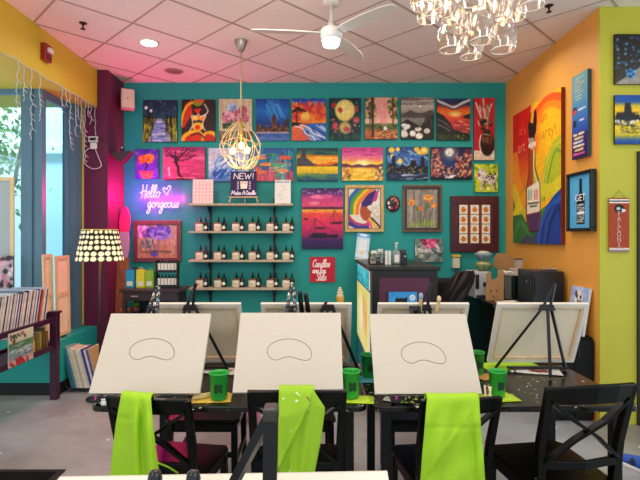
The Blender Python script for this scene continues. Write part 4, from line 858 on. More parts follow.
spl = splatter('spattered_easel_head', '#1c2430', ['#6a94b8', '#e8e6dc', '#a8c0d0', '#c8b070', '#3a6a94'], .35, 70, .55, thr=.4)
ez = mat('black_easel_metal', '#0c0d0f', .32)
ledge_sp = splatter('spattered_easel_ledge', '#14161c', ['#e8e8e8', '#c03a8a', '#d8c84a', '#7a9ac0', '#9ac03a'], .35, 60, .5, thr=.42)
def easel_front(label, x, apex=.49, head=None, ledge=ledge_sp):
    t = thing('tabletop_easel', label, 'easel', (x, 2.2, .752), 0, 'black tabletop easels')
    y = lambda z: (z - .05) * .738 + .052
    for s in (-1, 1): MB().bar((s * .16, y(0) - .002, .004), (s * .012, y(.40), .40), .016, .012).build('front_leg', ez, t)
    if head:
        for s in (-1, 1): MB().bar((s * .026 + .0, y(.36), .36), (s * .004, y(apex), apex), .016, .014).build('easel_head', head, t)
        MB().box((0, y(apex), apex), (.022, .018, .02)).build('head_hinge', head, t, bevel=.004)
    MB().bar((0, y(.39) + .006, .39), (0, .35, .004), .014, .012).build('rear_leg', ez, t)
    MB().bb(-.175, .175, -.022, .03, .015, .029).bb(-.175, .175, -.026, -.022, .012, .043).build('ledge', ledge, t)
    MB().box((0, y(.39), .39), (.06, .014, .03)).build('head_plate', ez, t, bevel=.003)
    return t
easel_front('black tabletop easel holding the leftmost blank canvas, with blue-spattered head', FC[0][0] - .06, .49, spl)
easel_front('black tabletop easel holding the middle blank canvas, with pale spattered head', FC[1][0], .50, spl, ez)
easel_front('black tabletop easel holding the third blank canvas', FC[2][0], .38, None)
def easel_back(label, x, y=0.0, apex=True, z=0.0):
    """easel seen from behind: the painter sits on its far side."""
    t = thing('tabletop_easel', label, 'easel', (x, 2.7 + y, .752), 0, 'black tabletop easels')
    L_ = Vector((-.225, .085, .004)); H = Vector((-.035, -.083, .375)); A = Vector((.026, -.105, .512)) if apex else Vector((-.02, -.08, .41))
    MB().bar(L_, H + Vector((0, -.004, 0)), .014, .012).bar(H + Vector((0, -.004, 0)), A, .014, .012).build('long_leg', ez, t)
    MB().bar(H + Vector((.05, .0, 0)), (.165, .055, .004), .014, .012).build('side_leg', ez, t)
    MB().bar(H + Vector((.022, -.02, -.01)), (-.006, -.118, .004), .013, .012).build('rear_leg', ez, t)
    MB().prism([(H.x - .02, H.z - .012), (H.x + .066, H.z - .012), (H.x + .055, H.z + .02), (H.x - .005, H.z + .02)], H.y - .018, H.y + .008).build('head_plate', ez, t)
    if apex: MB().bar(H + Vector((.04, -.012, .01)), A + Vector((-.006, -.012, 0)), .012, .010).build('top_link', ez, t)
    MB().bb(-.17, .17, .035, .058, .010, .022).build('ledge', ez, t)
    return t
easel_back('black tripod easel seen from behind, on the table behind the leftmost canvas', BCN[0])
easel_back('black tripod easel seen from behind, hidden behind the middle canvas', BCN[1] + .13, apex=False)
easel_back('black tripod easel, only its thin top bar above the third canvas', BCN[2])
easel_back('black tripod easel seen from behind, holding the canvas near the lime wall', BCN[3])
# the closest easel: only its head and upper bars are in view
t = thing('tabletop_easel', 'closest black easel, its head rising at the bottom of the picture', 'easel', (-.149, .76, .752), 0, 'black tabletop easels')
p1, p2 = P(272, 411, .66), P(229, 492, .70); off = Vector((-.149, .76, .752))
MB().bar(p1 - off, p2 - off + (p2 - p1) * 1.8, .014, .012).build('long_leg', ez, t)
p1, p2 = P(271, 411, .645), P(270, 485, .655)
MB().bar(p1 - off, p2 - off, .019, .013).bar(p2 - off, (.02, -.16, .004), .019, .013).build('rear_leg', ez, t)
MB().box(P(271, 413, .652) - off, (.02, .03, .02)).build('head_hinge', mat('worn_black_metal', '#2a2420', .4), t, bevel=.004)
MB().bar((.06, -.06, .36), (.2, .06, .004), .014, .012).build('side_leg', ez, t)

# ---- brushes with thick black handles
hb = mat('black_brush_handle', '#0b0b0d', .25); hl = wood('pale_brush_handle', '#caa574', '#dcc298', .4); fer = mat('steel_ferrule', '#b8bcc0', .25, 1.0)
def brush(label, top, foot, r=.0095, m=hb, tip=None, group='paint brushes standing by the easels'):
    t = thing('paint_brush', label, 'paint brush', foot, 0, group)
    d = Vector(top) - Vector(foot)
    MB().tube([d * .12, d * .5, d * .8, d * .97, d * .993, d], [r * .5, r * .8, r, r, r * .8, r * .3], 12).build('handle', m, t)
    MB().tube([d * .04, d * .13], [r * .7, r * .6], 10).build('ferrule', fer, t)
    MB().tube([d * 0, d * .02, d * .05], [r * .25, r * .7, r * .7], 10).build('bristles', mat('dark_bristles', '#3a2a20', .8), t)
    if tip: MB().ball(d, r * 1.3, 10, 8, (1, 1, 1.5)).build('handle_tip', tip, t)
brush('black brush handle above the middle blank canvas, nearer the spattered easel head', P(299.5, 290.5, 2.5), (X(309, 2.62), 2.66, .754), .0125)
brush('black brush handle above the middle blank canvas, farther from the spattered easel head', P(305.5, 292.5, 2.5), (X(318, 2.62), 2.66, .754), .0125)
tipm = mat('pale_wood_tip', '#d8b890', .4); bl_m = mat('blue_grey_tip', '#8aa4c0', .4)
brush('brush with bluish rounded tip standing above the third blank canvas', P(421, 296, 2.5), (X(418, 2.62), 2.66, .754), .009, hl, bl_m)
brush('brush with pale rounded tip leaning above the third blank canvas', P(439, 299, 2.5), (X(428, 2.62), 2.66, .754), .009, hl, tipm)
brush('thick black brush handle at the bottom, beside the lime apron', P(155, 470, .69), (X(155, .69) - .01, .71, .754), .0105)
brush('thick black brush handle at the bottom, closer to the nearest easel', P(193, 470, .69), (X(193, .69) + .01, .71, .754), .0105)

# ================================================================== lime aprons over the chair backs
lime = mat('lime_apron_cloth', '#9ccc1e', .75, mottle=.05, scale=9, bump=.15)
lime_sp = splatter('spattered_lime_apron_cloth', '#94c020', ['#e8f0c0', '#5a7a1c', '#7a3a4a', '#e4ecd8'], .75, 45, .10, thr=.25)
def apron(label, left, right, ch, m, fold, back_drop=.045):
    """cloth draped over a chair's top rail; left/right: outlines (px,py) of the hanging front."""
    cx_, cy_, rz_, sc_, _l = ch; px_m = (left[0][0] + right[0][0]) / 2
    def rail(px):
        d = cy_ - .33
        for _ in range(3):
            lx = (X(px, d) - cx_) - .32 * math.sin(rz_); d = cy_ - .32 * math.cos(rz_) + lx * math.tan(rz_) + .035 * (lx / (.205 * sc_[0])) ** 2
        return d
    zr = .915 * sc_[2]
    t = thing('draped_apron', label, 'apron', (0, 0, 0), 0, 'lime aprons on the chair backs')
    def at(out, s):
        n = len(out) - 1; i = min(int(s * n), n - 1); f_ = s * n - i
        return (out[i][0] + (out[i + 1][0] - out[i][0]) * f_, out[i][1] + (out[i + 1][1] - out[i][1]) * f_)
    NU, NV = 44, 44
    def fn(u, v):
        if v < .16:                                    # far side flap and the turn over the rail
            k = v / .16; a = at(left, 0); b_ = at(right, 0)
            px = a[0] + (b_[0] - a[0]) * u; py = a[1] + (b_[1] - a[1]) * u
            d0 = rail(px) - .025; p = P(px, py, d0); p.z = zr + .004
            if k < .6: return (p.x, d0 + .048, p.z - back_drop * (1 - k / .6) + .004)
            q_ = (k - .6) / .4 * PI
            return (p.x, d0 + .024 + .024 * math.cos(q_), p.z + .004 + .010 * math.sin(q_))
        s = (v - .16) / .84
        a, b_ = at(left, s), at(right, s)
        px = a[0] + (b_[0] - a[0]) * u; py = a[1] + (b_[1] - a[1]) * u
        dd = rail(px) - .027 - fold(u, s) * min(1, s * 3 + .08) * .9
        q_ = P(px, py, dd); a0, b0 = at(left, 0), at(right, 0); zt_ = Z(a0[1] + (b0[1] - a0[1]) * u, rail(px) - .025)
        return (q_.x, q_.y, q_.z + (zr + .004 - zt_) * (1 - s) ** 5)
    MB().grid(fn, NU, NV).build('apron_cloth', m, t, solid=.003)
    return t
def f1(u, s): return .012 + .02 * math.exp(-((u - .52) / .13) ** 2) - .022 * math.exp(-((u - .68) / .08) ** 2) + .02 * math.exp(-((u - .86) / .1) ** 2) + .004 * math.sin(u * 14 + s * 3) + .004 * math.sin(s * 8 + u * 4) - .006 * math.exp(-((s - .26) / .03) ** 2) * (u < .5)
def f2(u, s):
    e_ = .92 - .95 * s
    return .01 + (.022 if u < e_ else .0) + .008 * math.exp(-((u - e_) / .05) ** 2) + .006 * math.sin(u * 9 + s * 2) + .006 * math.sin(u * 22) * s
def f3(u, s): return .018 + .016 * math.sin(u * 7 + .6) + .009 * math.sin(u * 17 + s * 5) * (1 - .6 * u) + .006 * math.sin(s * 11 + u * 6) + .008 * math.exp(-((u + s - .95) / .05) ** 2) - .016 * math.exp(-((u - .84) / .05) ** 2) - .006 * math.exp(-((s - .33) / .02) ** 2)
apron('smooth lime green apron over the chair back nearest the record rack', [(121, 396), (116, 424), (112.5, 452), (110, 478)], [(151, 402), (153, 424), (156, 450), (160, 477)], chairs[0], lime, f1)
apron('paint-spattered lime apron folded diagonally over the middle chair back', [(279, 392), (278.5, 420), (278, 446), (277, 475)], [(314, 391), (325, 408), (321, 440), (314, 475)], chairs[1], lime_sp, f2)
apron('wide creased lime apron over the chair back before the third canvas', [(427, 399), (424.5, 428), (422, 456), (420, 486)], [(479, 403), (481, 428), (483.5, 456), (485, 482)], chairs[2], lime, f3)
ap = MB(); 
for y_, x0, x1 in ((0, 0, 0),):
    ap.tube(smooth_path([P(158, 463, 1.96), P(168, 467, 2.02), P(178, 473, 2.08)], 5), .004, 6)
apt = [o for o in COL.objects if o.name.startswith('draped_apron')][0]
ap.build('apron_tie', lime, apt)

# ================================================================== things on the paint tables
cup_g = mat('green_plastic', '#24a83c', .35); cup_d = mat('deep_green_plastic', '#1a9636', .35); water = mat('murky_paint_water', '#4a3a2c', .1); pr = mat('dark_green_print', '#0c3a18', .5)
def cup(label, px, py, d=None, r=.043, h=.125, m=cup_g):
    d = d or (EYE - .752) * F / (py - CY)
    t = thing('green_cup', label, 'cup', (X(px, d), d, .7525 + CUPZ), 0, 'green cups on the tables')
    MB().lathe([(r * .8, 0), (r * .84, .004), (r * .97, h * .93), (r * 1.05, h * .94), (r * 1.06, h), (r * .98, h), (r * .93, h * .9), (r * .78, .008)], n=28).build('cup_body', m, t)
    MB().lathe([(r * .9, h * .82), (r * .9, h * .825)], n=20).build('paint_water', water, t)
    mb = MB()
    for k, (z0, z1) in enumerate(((.3, .62), (.3, .62), (.34, .6), (.3, .62))):
        a = -PI / 2 + .1 + (k - 1.5) * .22
        rr_ = r * .93
        mb.box((rr_ * math.cos(a), rr_ * math.sin(a), h * (z0 + z1) / 2), (.007, .004, h * (z1 - z0)), Matrix.Rotation(a + PI / 2, 3, 'Z'))
    mb.build('printed_mark', pr, t)
    return t
CUPZ = .006
cup('green cup on a folded yellow cloth, right of the leftmost blank canvas', 219, 400, r=.045)
cup('green cup on a lime napkin, right of the middle blank canvas', 351, 398, r=.044)
CUPZ = 0
cup('green cup beside the glowing counter poster, at the far edge of the table', 369, 377, r=.042, m=cup_d)
CUPZ = .006
cup('bright green cup next to wooden sticks, right of the third blank canvas', 497.5, 397, r=.041, h=.12)
CUPZ = 0
cup('green cup half hidden behind the third blank canvas', 477, 374, r=.040, m=cup_d)

def folded(name, label, cat, px, py, wx, wy, m, rz=0, seed=0, h=.004, z0=.752):
    d = (EYE - z0) * F / (py - CY); rr_ = random.Random(seed)
    t = thing(name, label, cat, (X(px, d), d, z0), rz)
    ph = rr_.uniform(0, 6)
    pts = []
    MB().grid(lambda u, v: ((u - .5) * wx * (1 + .06 * math.sin(v * 6 + ph)), (v - .5) * wy * (1 + .06 * math.sin(u * 7 + ph)), h * (.6 + .4 * math.sin(u * 8 + v * 5 + ph))), 12, 12).build('upper_fold', m, t, solid=.002)
    MB().grid(lambda u, v: ((u - .5) * wx * 1.08 + .01, (v - .5) * wy * 1.05 - .006, .0012), 4, 4).build('lower_fold', m, t, solid=.0015)
    return t
ycl = mat('yellow_napkin', '#e0b84a', .8, mottle=.15, scale=30); lcl = mat('lime_napkin', '#b4d22c', .8, mottle=.08, scale=20); tcl = mat('teal_napkin', '#3a8a94', .8)
folded('folded_napkin', 'crumpled yellow napkin under the green cup near the leftmost canvas', 'napkin', 210, 398, .17, .12, ycl, .1, 1)
folded('folded_napkin', 'lime napkin under the green cup beside the middle canvas', 'napkin', 352, 399, .17, .10, lcl, -.1, 2)
folded('folded_napkin', 'teal napkin at the far table edge below the counter poster', 'napkin', 367, 379, .12, .12, tcl, .1, 3, .002)
folded('folded_napkin', 'lime napkin under the bright green cup beside the third canvas', 'napkin', 492, 398, .2, .10, lcl, .12, 4)
folded('folded_napkin', 'tan napkin behind the bright green cup near the third canvas', 'napkin', 486, 377, .12, .08, mat('tan_napkin', '#c8904a', .8, mottle=.1, scale=20), .4, 5)
folded('folded_apron', 'lime apron lying flat under the easel near the lime wall', 'apron', 508, 366, .32, .16, lime, .1, 6, .003)
printm = lambda a, b_, s: R_(30, 22, '#efecea', seed=s).p([(.35, .3), (.7, .25), (.75, .7), (.4, .75)], a).dabs(14, .3, .25, .75, .75, .06, [a, b_, '#e8d8d0']).nz()
def paper(label, px, py, wx, wy, rz, s, a='#b8402c', b_='#7a3a30'):
    d = (EYE - .7525) * F / (py - CY)
    t = thing('printed_sheet', label, 'paper', (X(px, d), d, .7535), rz)
    art_mesh('sheet', printm(a, b_, s), wx, wy, 0, PM, t, fn=lambda u, v: ((u - .5) * wx, (.5 - v) * wy, .002 * math.sin(u * 5) * math.sin(v * 4) + .001))
paper('white printed sheet with a red picture, behind the cup by the leftmost canvas', 222, 371, .2, .13, -.25, 1)
paper('white printed sheet with a red picture, under the easel near the lime wall', 538, 371, .24, .14, -.3, 2)
paper('white printed sheet with a dark red picture, below the third blank canvas', 402, 401, .17, .06, -.4, 3, '#7a3428', '#5a2a20')
wt = thing('white_cloth_scrap', 'small white scrap of paper lying on the table by the wall-side easel', 'paper', (X(515, 2.72), 2.72, .753), .3)
MB().grid(lambda u, v: ((u - .5) * .05, (v - .5) * .02, .004 * math.sin(u * 6)), 6, 3).build('crumpled_sheet', mat('white_paper', '#eceae6', .8), wt, solid=.001)
st = mat('bare_wood_stick', '#e2d3ae', .7)
for k, (px, py, rz) in enumerate(((484, 395, 1.5), (487.5, 396, 1.25), (490, 396, 1.7))):
    d = (EYE - .77) * F / (py - CY)
    t = thing('wooden_craft_stick', 'pale wooden craft stick on the lime napkin beside the bright green cup', 'craft stick', (X(px, d), d - .02, .7625), 0, 'craft sticks by the green cup')
    MB().bar((0, 0, .0), (math.cos(rz) * .05, .02, math.sin(rz) * .055), .009, .002).build('stick_blade', st, t)
sq = thing('squeezed_paint_tube', 'pale squeezed paint tube beside the cup by the leftmost canvas', 'paint tube', (X(203, 2.26), 2.262, .765), .5)
MB().sweep([(-.05, 0, 0), (0, 0, .003), (.035, 0, .004)], [.004, .016, .018], [.02, .018, .012]).build('tube_body', mat('pale_yellow_tube', '#e6d69a', .5), sq)
MB().tube([(.036, 0, .004), (.05, 0, .004)], .007, 10).build('cap', mat('white_cap', '#e8e8e4', .4), sq)
# paint pots on the easel ledge of the first canvas
for px, c, lab in ((105, '#e9e9ec', 'white blob of paint rag'), (133, '#9ac82c', 'lime green paint pot'), (152, '#c02a80', 'magenta paint pot'), (120, '#3a4a6a', 'navy paint pot')):
    d = 2.185
    t = thing('paint_pot', lab.replace('white blob of paint rag', 'white paint pot') + ' under the leftmost blank canvas', 'paint pot', (X(px, d), d, .752))
    MB().lathe([(.014, 0), (.017, .002), (.017, .02), (.0135, .023)], n=14).build('pot', mat('paint_' + c[1:], c, .4), t)
    MB().lathe([(.0175, .0235), (.0175, .029), (.016, .031)], n=14).build('lid', mat('pot_lid', '#dcdcdc', .4), t)
# pink box and things on the floor
pk = thing('low_pink_box', 'low pink box with dark print standing on the floor beyond the tables', 'box', (X(242, 3.86), 3.86, 0))
MB().bb(-.13, .13, 0, .16, .003, .17).build('box_body', mat('pink_card', '#cf7aa6', .7), pk, bevel=.004)
MB().bb(-.135, .135, -.005, .165, .17, .20).build('box_lid', mat('pink_lid', '#d88ab0', .7), pk, bevel=.004)
mk = MB()
for k in range(9): mk.bb(-.1 + k * .022, -.088 + k * .022, -.003, 0, .02 + (k % 3) * .004, .05)
mk.build('printed_marks', mat('dark_plum_print', '#6a3a5a', .7), pk)
matm = mat('black_floor_mat', '#0d1013', .95, mottle=.3, scale=90, bump=.4, spec=.15)
fmx = thing('rubber_floor_mat', 'black rubber mat on the floor at the lower edge', 'mat', (-2.1, 2.72, 0))
MB().bb(-.22, .48, -.35, .39, .002, .010).build('mat_border', mat('black_mat_rim', '#0c0d10', .7), fmx, bevel=.003)
MB().bb(-.18, .44, -.31, .35, .010, .013).build('mat_pile', matm, fmx)
sh = thing('blue_sneaker', 'blue and navy sneaker on the floor past the bare cross-back chair', 'shoe', (X(641, 3.1), 3.12, 0.001), .5)
MB().prism_z([(-.045, -.13), (.04, -.13), (.05, -.03), (.045, .06), (.03, .13), (-.02, .14), (-.045, .06), (-.035, -.03)], 0, .025).build('sole', mat('white_rubber', '#e6e8ea', .6), sh, bevel=.006)
MB().grid(lambda u, v: (.042 * math.cos(PI * u) * (1 - .25 * v), -.12 + .25 * v, .026 + (.09 - .06 * v) * math.sin(PI * u) ** .6), 12, 10).build('upper', splatter('blue_shoe_cloth', '#2a5fc0', ['#1c2448', '#e8ecf4', '#1a2a5a'], .6, 20, .5, thr=.5), sh, solid=.004)
# ================================================================== ceiling fittings
wht = mat('white_fan_enamel', '#e2ded8', .35); blade_m = mat('white_fan_blade', '#dcd3c9', .45)
fd = 3.75; fx = X(331, fd)
t = thing('ceiling_fan', 'white three-bladed ceiling fan with a lit round lamp', 'fan', (fx, fd, CEIL - .001))
MB().lathe([(.055, -.05), (.068, -.04), (.07, 0)], n=28).build('canopy_cap', wht, t)
MB().tube([(0, 0, -.05), (0, 0, -.22)], .012, 12).build('down_rod', wht, t)
zc = Z(36, fd) - CEIL
MB().lathe([(.02, zc + .12), (.03, zc + .07), (.075, zc + .055), (.085, zc + .03), (.085, zc - .02), (.07, zc - .035)], n=32).build('motor_housing', wht, t)
MB().lathe([(.035, zc - .085), (.06, zc - .075), (.07, zc - .036)], n=32).build('lamp_lens', glow('fan_lamp_glow', '#f4faff', 9), t)
def blade(ang, tilt):
    mb = MB(); R = Matrix.Rotation(ang, 3, 'Z') @ Matrix.Rotation(tilt, 3, 'X')
    out = [(.08, -.03), (.16, -.05), (.34, -.06), (.52, -.055), (.61, -.035), (.625, 0), (.61, .03), (.5, .05), (.34, .055), (.16, .045), (.08, .03)]
    vs = [R @ Vector((x, y, -.004)) + Vector((0, 0, zc + .02)) for x, y in out] + [R @ Vector((x, y, .004)) + Vector((0, 0, zc + .02)) for x, y in out]
    n = len(out); mb.add(vs, [tuple(range(n)), tuple(range(2 * n - 1, n - 1, -1))] + [(i, i + n, (i + 1) % n + n, (i + 1) % n) for i in range(n)])
    mb.build('fan_blade', blade_m, t)
blade(PI + .1, -.2); blade(-.80, -.2); blade(1.1, -.2)
MB().tube([(.03, -.07, zc - .04), (.03, -.07, zc - .13)], .0015, 5).ball((.03, -.07, zc - .135), .006).build('pull_chain', mat('chain_metal', '#b0aca4', .3, 1), t)

# pendant with a wire cage and rope-wound cord
pd = 4.55; px_ = X(241, pd)
rope = mat('rope_cord', '#c9b088', .8, mottle=.2, scale=80)
t = thing('pendant_lamp', 'pendant lamp with glowing bulbs in a looping wire cage', 'lamp', (px_, pd, CEIL - .001))
MB().lathe([(.016, -.105), (.03, -.09), (.062, -.005), (.062, 0)], n=28).build('canopy_cap', mat('brushed_nickel', '#a89f94', .35, .8), t)
zt = -.1; zcage = Z(150, pd) - CEIL
MB().tube([(0, 0, zt), (0, 0, zcage + .3)], .007, 8).build('cord', rope, t)
MB().lathe([(.018, zcage + .13), (.022, zcage + .17), (.02, zcage + .3)], n=14).build('socket', mat('brass_socket', '#b89a5a', .35, .7), t)
cg = mat('pale_gold_wire', '#e0c998', .3, .4); loops = MB()
for k in range(7):
    a = PI * k / 7 + .2; pts = []
    for j in range(28):
        th = 2 * PI * j / 28
        rr_ = (.19 - .07 * max(0, math.cos(th))) * (1 + .05 * math.sin(3 * th + k))
        pts.append((math.cos(a) * rr_ * math.sin(th), math.sin(a) * rr_ * math.sin(th), zcage + .04 + .22 * math.cos(th + .25 * math.sin(k * 2.1))))
    loops.tube(pts, .0034, 6, True)
for zz, r_ in ((-.06, .175), (.06, .19)):
    loops.tube([(r_ * math.cos(2 * PI * j / 28), r_ * math.sin(2 * PI * j / 28), zcage + zz + .02 * math.sin(3 * 2 * PI * j / 28)) for j in range(28)], .004, 6, True)
loops.build('wire_cage', cg, t)
for k, (a, zz) in enumerate(((-.075, -.01), (.06, .0), (.0, .05))):
    f_ = MB().tube([(a * .3, 0, zcage + .14), (a, .02 * (k - 1), zcage + zz + .04)], .01, 8).build('bulb_arm', mat('brass_socket', '#b89a5a', .35, .7), t)
    MB().ball((a, .02 * (k - 1), zcage + zz), .026, 14, 10, (1, 1, 1.2)).build('bulb', glow('warm_bulb_glow', '#ffcf8c', 9), f_)
lamp('pendant_light', 'POINT', (px_, pd - .05, CEIL + zcage - .09), 12 * LK, '#ffcf8a', .06)

# chandelier of upturned wine glasses
gl = thin_glass('wine_glass', '#fbf4ec', .08, .75)
cd = 1.65; cx_ = X(478, cd)
t = thing('wine_glass_chandelier', 'chandelier of upturned wine glasses over warm bulbs, near the orange wall', 'chandelier', (cx_, cd, CEIL - .001))
ptz = 2.70 - CEIL
MB().lathe([(.30, ptz), (.30, ptz + .02), (.28, ptz + .03)], n=36).build('hanging_plate', mat('brushed_steel', '#b8b0a4', .3, .9), t)
MB().tube([(0, 0, ptz + .03), (0, 0, 0)], .012, 10).lathe([(.07, -.03), (.07, 0)], n=24).build('suspension_rod', mat('brushed_steel', '#b8b0a4', .3, .9), t)
GL = [(451, 50, 1.66), (471, 57, 1.85), (482.5, 41, 1.60), (503, 50, 1.62), (428, 20.5, 1.80), (423, 7, 1.62), (515, 18, 1.82), (532, 6, 1.58), (472, 2, 1.46), (452, 21, 1.78), (501, 20, 1.74), (440, -4, 1.55), (490, 12, 1.9), (462, 30, 1.92), (512, -6, 1.5), (436, 14, 1.92)]
def glass(px, py, d):
    o = P(px, py, d) - Vector((cx_, cd, CEIL - .001)); z = o.z
    prof = [(.040, 0), (.043, .02), (.0445, .045), (.042, .07), (.034, .092), (.020, .106), (.008, .112), (.0042, .12), (.0038, .17), (.006, .185), (.03, .19)]
    g_ = MB().lathe([(r_, z + zz) for r_, zz in prof], (o.x, o.y, 0), 26, False).build('wine_glass', gl, t)
    MB().tube([(o.x + .0395 * math.cos(2 * PI * k / 24), o.y + .0395 * math.sin(2 * PI * k / 24), z) for k in range(24)], .0016, 6, True).build('rim', mat('rim_highlight_paint', '#f6eee4', .08, spec=1.0), g_)  # opaque pale colour paints the bright highlight along the clear rim
    if z + .19 < ptz: MB().tube([(o.x, o.y, z + .19), (o.x, o.y, ptz)], .001, 4).build('hanging_wire', mat('steel_wire', '#b0aaa0', .3, 1), g_)
for g_ in GL: glass(*g_)
bm_ = glow('chandelier_bulb_glow', '#ffcf96', 4.5)
for k, (dx, dy, z_) in enumerate(((-.1, .02, 2.44), (.1, .0, 2.43), (.0, -.06, 2.42), (.03, .12, 2.36), (-.16, -.05, 2.47), (.17, .06, 2.46), (.085, .0, 2.25), (-.07, .1, 2.37))):
    MB().ball((dx, dy, z_ - CEIL), .009 if k < 6 else .007, 10, 8).build('candle_bulb', bm_, t)
lamp('chandelier_light', 'POINT', (cx_, cd, 2.55), 10 * LK, '#ffd0a0', .1)

def ceil_at(px, py):
    d = (CEIL - EYE) * F / (CY - py); return X(px, d), d
x_, y_ = ceil_at(149, 42)
t = thing('recessed_ceiling_light', 'bright recessed round ceiling light near the mustard soffit', 'light', (x_, y_, CEIL - .001))
MB().lathe([(.075, -.012), (.095, -.006), (.097, 0)], n=32).build('trim_ring', mat('white_trim_ring', '#efe8e2', .4), t)
MB().lathe([(.072, -.0145), (.074, -.0125)], n=32).build('lit_lens', glow('downlight_glow', '#f4f8ff', 14), t)
x_, y_ = ceil_at(174, 71)
t = thing('ceiling_speaker_grille', 'flat round tan grille in the ceiling above the painting wall', 'grille', (x_, y_, CEIL - .001))
MB().lathe([(.09, -.006), (.105, 0)], n=32).build('grille_disc', mat('tan_grille', '#b09488', .6), t)
MB().lathe([(.075, -.008), (.08, -.0062)], n=32).build('grille_mesh', mat('dark_tan_mesh', '#967a6e', .7), t)
for px, py, lab in ((83, 23, 'dark fire sprinkler head in the ceiling near the red alarm'), (549, 5.5, 'dark fire sprinkler head in the ceiling beside the chandelier')):
    x_, y_ = ceil_at(px, py)
    t = thing('ceiling_sprinkler', lab, 'sprinkler', (x_, y_, CEIL - .001)); dm = mat('dark_bronze', '#3a3028', .4, .7)
    MB().lathe([(.028, -.006), (.034, 0)], n=20).build('escutcheon', dm, t)
    MB().tube([(0, 0, -.006), (0, 0, -.05)], .008, 8).build('stem', dm, t)
    MB().lathe([(.02, -.054), (.022, -.05)], n=10).build('deflector', dm, t)
# fire alarm strobe on the soffit (local -y faces the room)
ad = 4.30; t = thing('wall_mounted_fire_alarm', 'red fire alarm strobe on the mustard soffit', 'alarm', (LX + .002, ad, Z(53, ad)), PI / 2)
MB().bb(-.055, .055, -.045, 0, -.075, .075).build('housing', mat('alarm_red', '#8a1a18', .4), t, bevel=.005)
MB().bb(-.03, .03, -.075, -.046, -.005, .04).build('strobe_lens', mat('clear_strobe', '#d8d4d0', .15), t, bevel=.006)
MB().bb(-.035, .035, -.05, -.046, -.06, -.025).build('sounder_slots', mat('deep_red', '#5a0e0e', .5), t)
# speaker box high on the back wall
t = thing('wall_mounted_speaker', 'white box loudspeaker mounted high beside the plum pillar', 'speaker', (X(127, 5.62), 5.64, Z(99.5, 5.62)), .4)
MB().bb(-.075, .075, -.07, .07, -.11, .115).build('cabinet', mat('cream_speaker_box', '#d4bcae', .5), t, bevel=.01)
MB().bb(-.062, .062, -.076, -.071, -.095, .1).build('front_grille', mat('pale_speaker_grille', '#e0cabc', .7), t, bevel=.003)
MB().box((.0, -.078, .0), (.014, .004, .014)).build('badge', mat('dark_badge', '#5a4a44', .5), t)
MB().bb(-.03, .03, .071, .12, -.03, .03).build('bracket', mat('grey_bracket', '#8a8078', .5), t)
# icicle light string along the soffit
ic = mat('white_light_wire', '#b4c0c6', .5)
t = thing('icicle_light_string', 'white icicle light string hanging from the mustard soffit over the windows', 'string lights', (LX + .012, 0, 1.52 + 1.43))
sd = lambda p: abs(LX + .012) * F / (CX - p)
pts = [(0, sd(p) , .0 - .012 * math.sin(p * .9) ** 2) for p in range(2, 97, 3)]
MB().tube(pts, .0035, 5).build('main_wire', ic, t)
rr = random.Random(5)
for p, ln in ((17, 46), (24, 36), (31, 70), (40, 46), (62, 24), (66, 16), (70, 56), (75, 40), (78, 22), (81, 34), (85, 60), (88, 14), (91, 20), (95, 32)):
    d = sd(p); n = max(3, int(ln / 5)); x = 0; y = d; q_ = []
    for k in range(n + 1): q_.append((rr.uniform(-.004, .006), d + rr.uniform(-.018, .018) * min(1, k), -ln * d / F * k / n))
    mb = MB().tube(q_, .003, 5)
    for k in range(1 + n // 3, n + 1): mb.tube([q_[k], Vector(q_[k]) + Vector((.012, rr.choice((-.035, .035)), -.02))], [.0035, .0028], 5)
    mb.build('icicle_strand', ic, t)
# adapter and cable on the pillar
ad = PY - .03
t = thing('hanging_power_adapter', 'white power adapter with looped cable on the plum pillar', 'adapter', (X(93, ad), ad, Z(139, ad)))
MB().bb(-.05, .05, -.01, .026, -.035, .03).bb(-.03, .04, -.008, .02, -.11, -.04).build('adapter_body', mat('white_plastic', '#dcd8da', .4), t, bevel=.005)
MB().bb(-.03, .035, -.018, -.011, -.018, .012).build('label_plate', mat('dark_plate', '#24202a', .5), t)
MB().tube(smooth_path([(-.04, 0, -.1), (-.1, 0, -.16), (-.09, 0, -.27), (.0, 0, -.33), (.09, 0, -.30), (.06, 0, -.2), (.02, 0, -.1)], 6), .005, 6).build('white_cable', mat('white_cable', '#d8c4d0', .5), t)
MB().tube(smooth_path([(.05, .01, 0), (.12, .01, -.01), (.18, .015, -.06), (.225, .015, -.16)], 6), .004, 6).build('black_cable', mat('black_cable', '#1a141a', .5), t)
# plum bracket shelf with a little camera at the pillar edge
t = thing('corner_wedge_bracket', 'dark plum wedge bracket on the pillar edge with a small camera', 'bracket', (X(121, 5.5), 5.5, Z(158, 5.5)), .15)
MB().prism([(-.09, .05), (.12, .075), (.11, .05), (.03, -.06), (-.03, -.03), (-.09, .03)], -.09, .09).build('bracket_body', mat('dark_plum_plastic', '#2e0c26', .5), t)
MB().bb(-.0, .035, -.03, .02, .078, .14).build('camera_body', mat('black_plastic', '#121014', .35), t, bevel=.005)
MB().ball((.017, -.032, .115), .009).build('camera_lens', mat('white_lens', '#e8f0f0', .2), t)

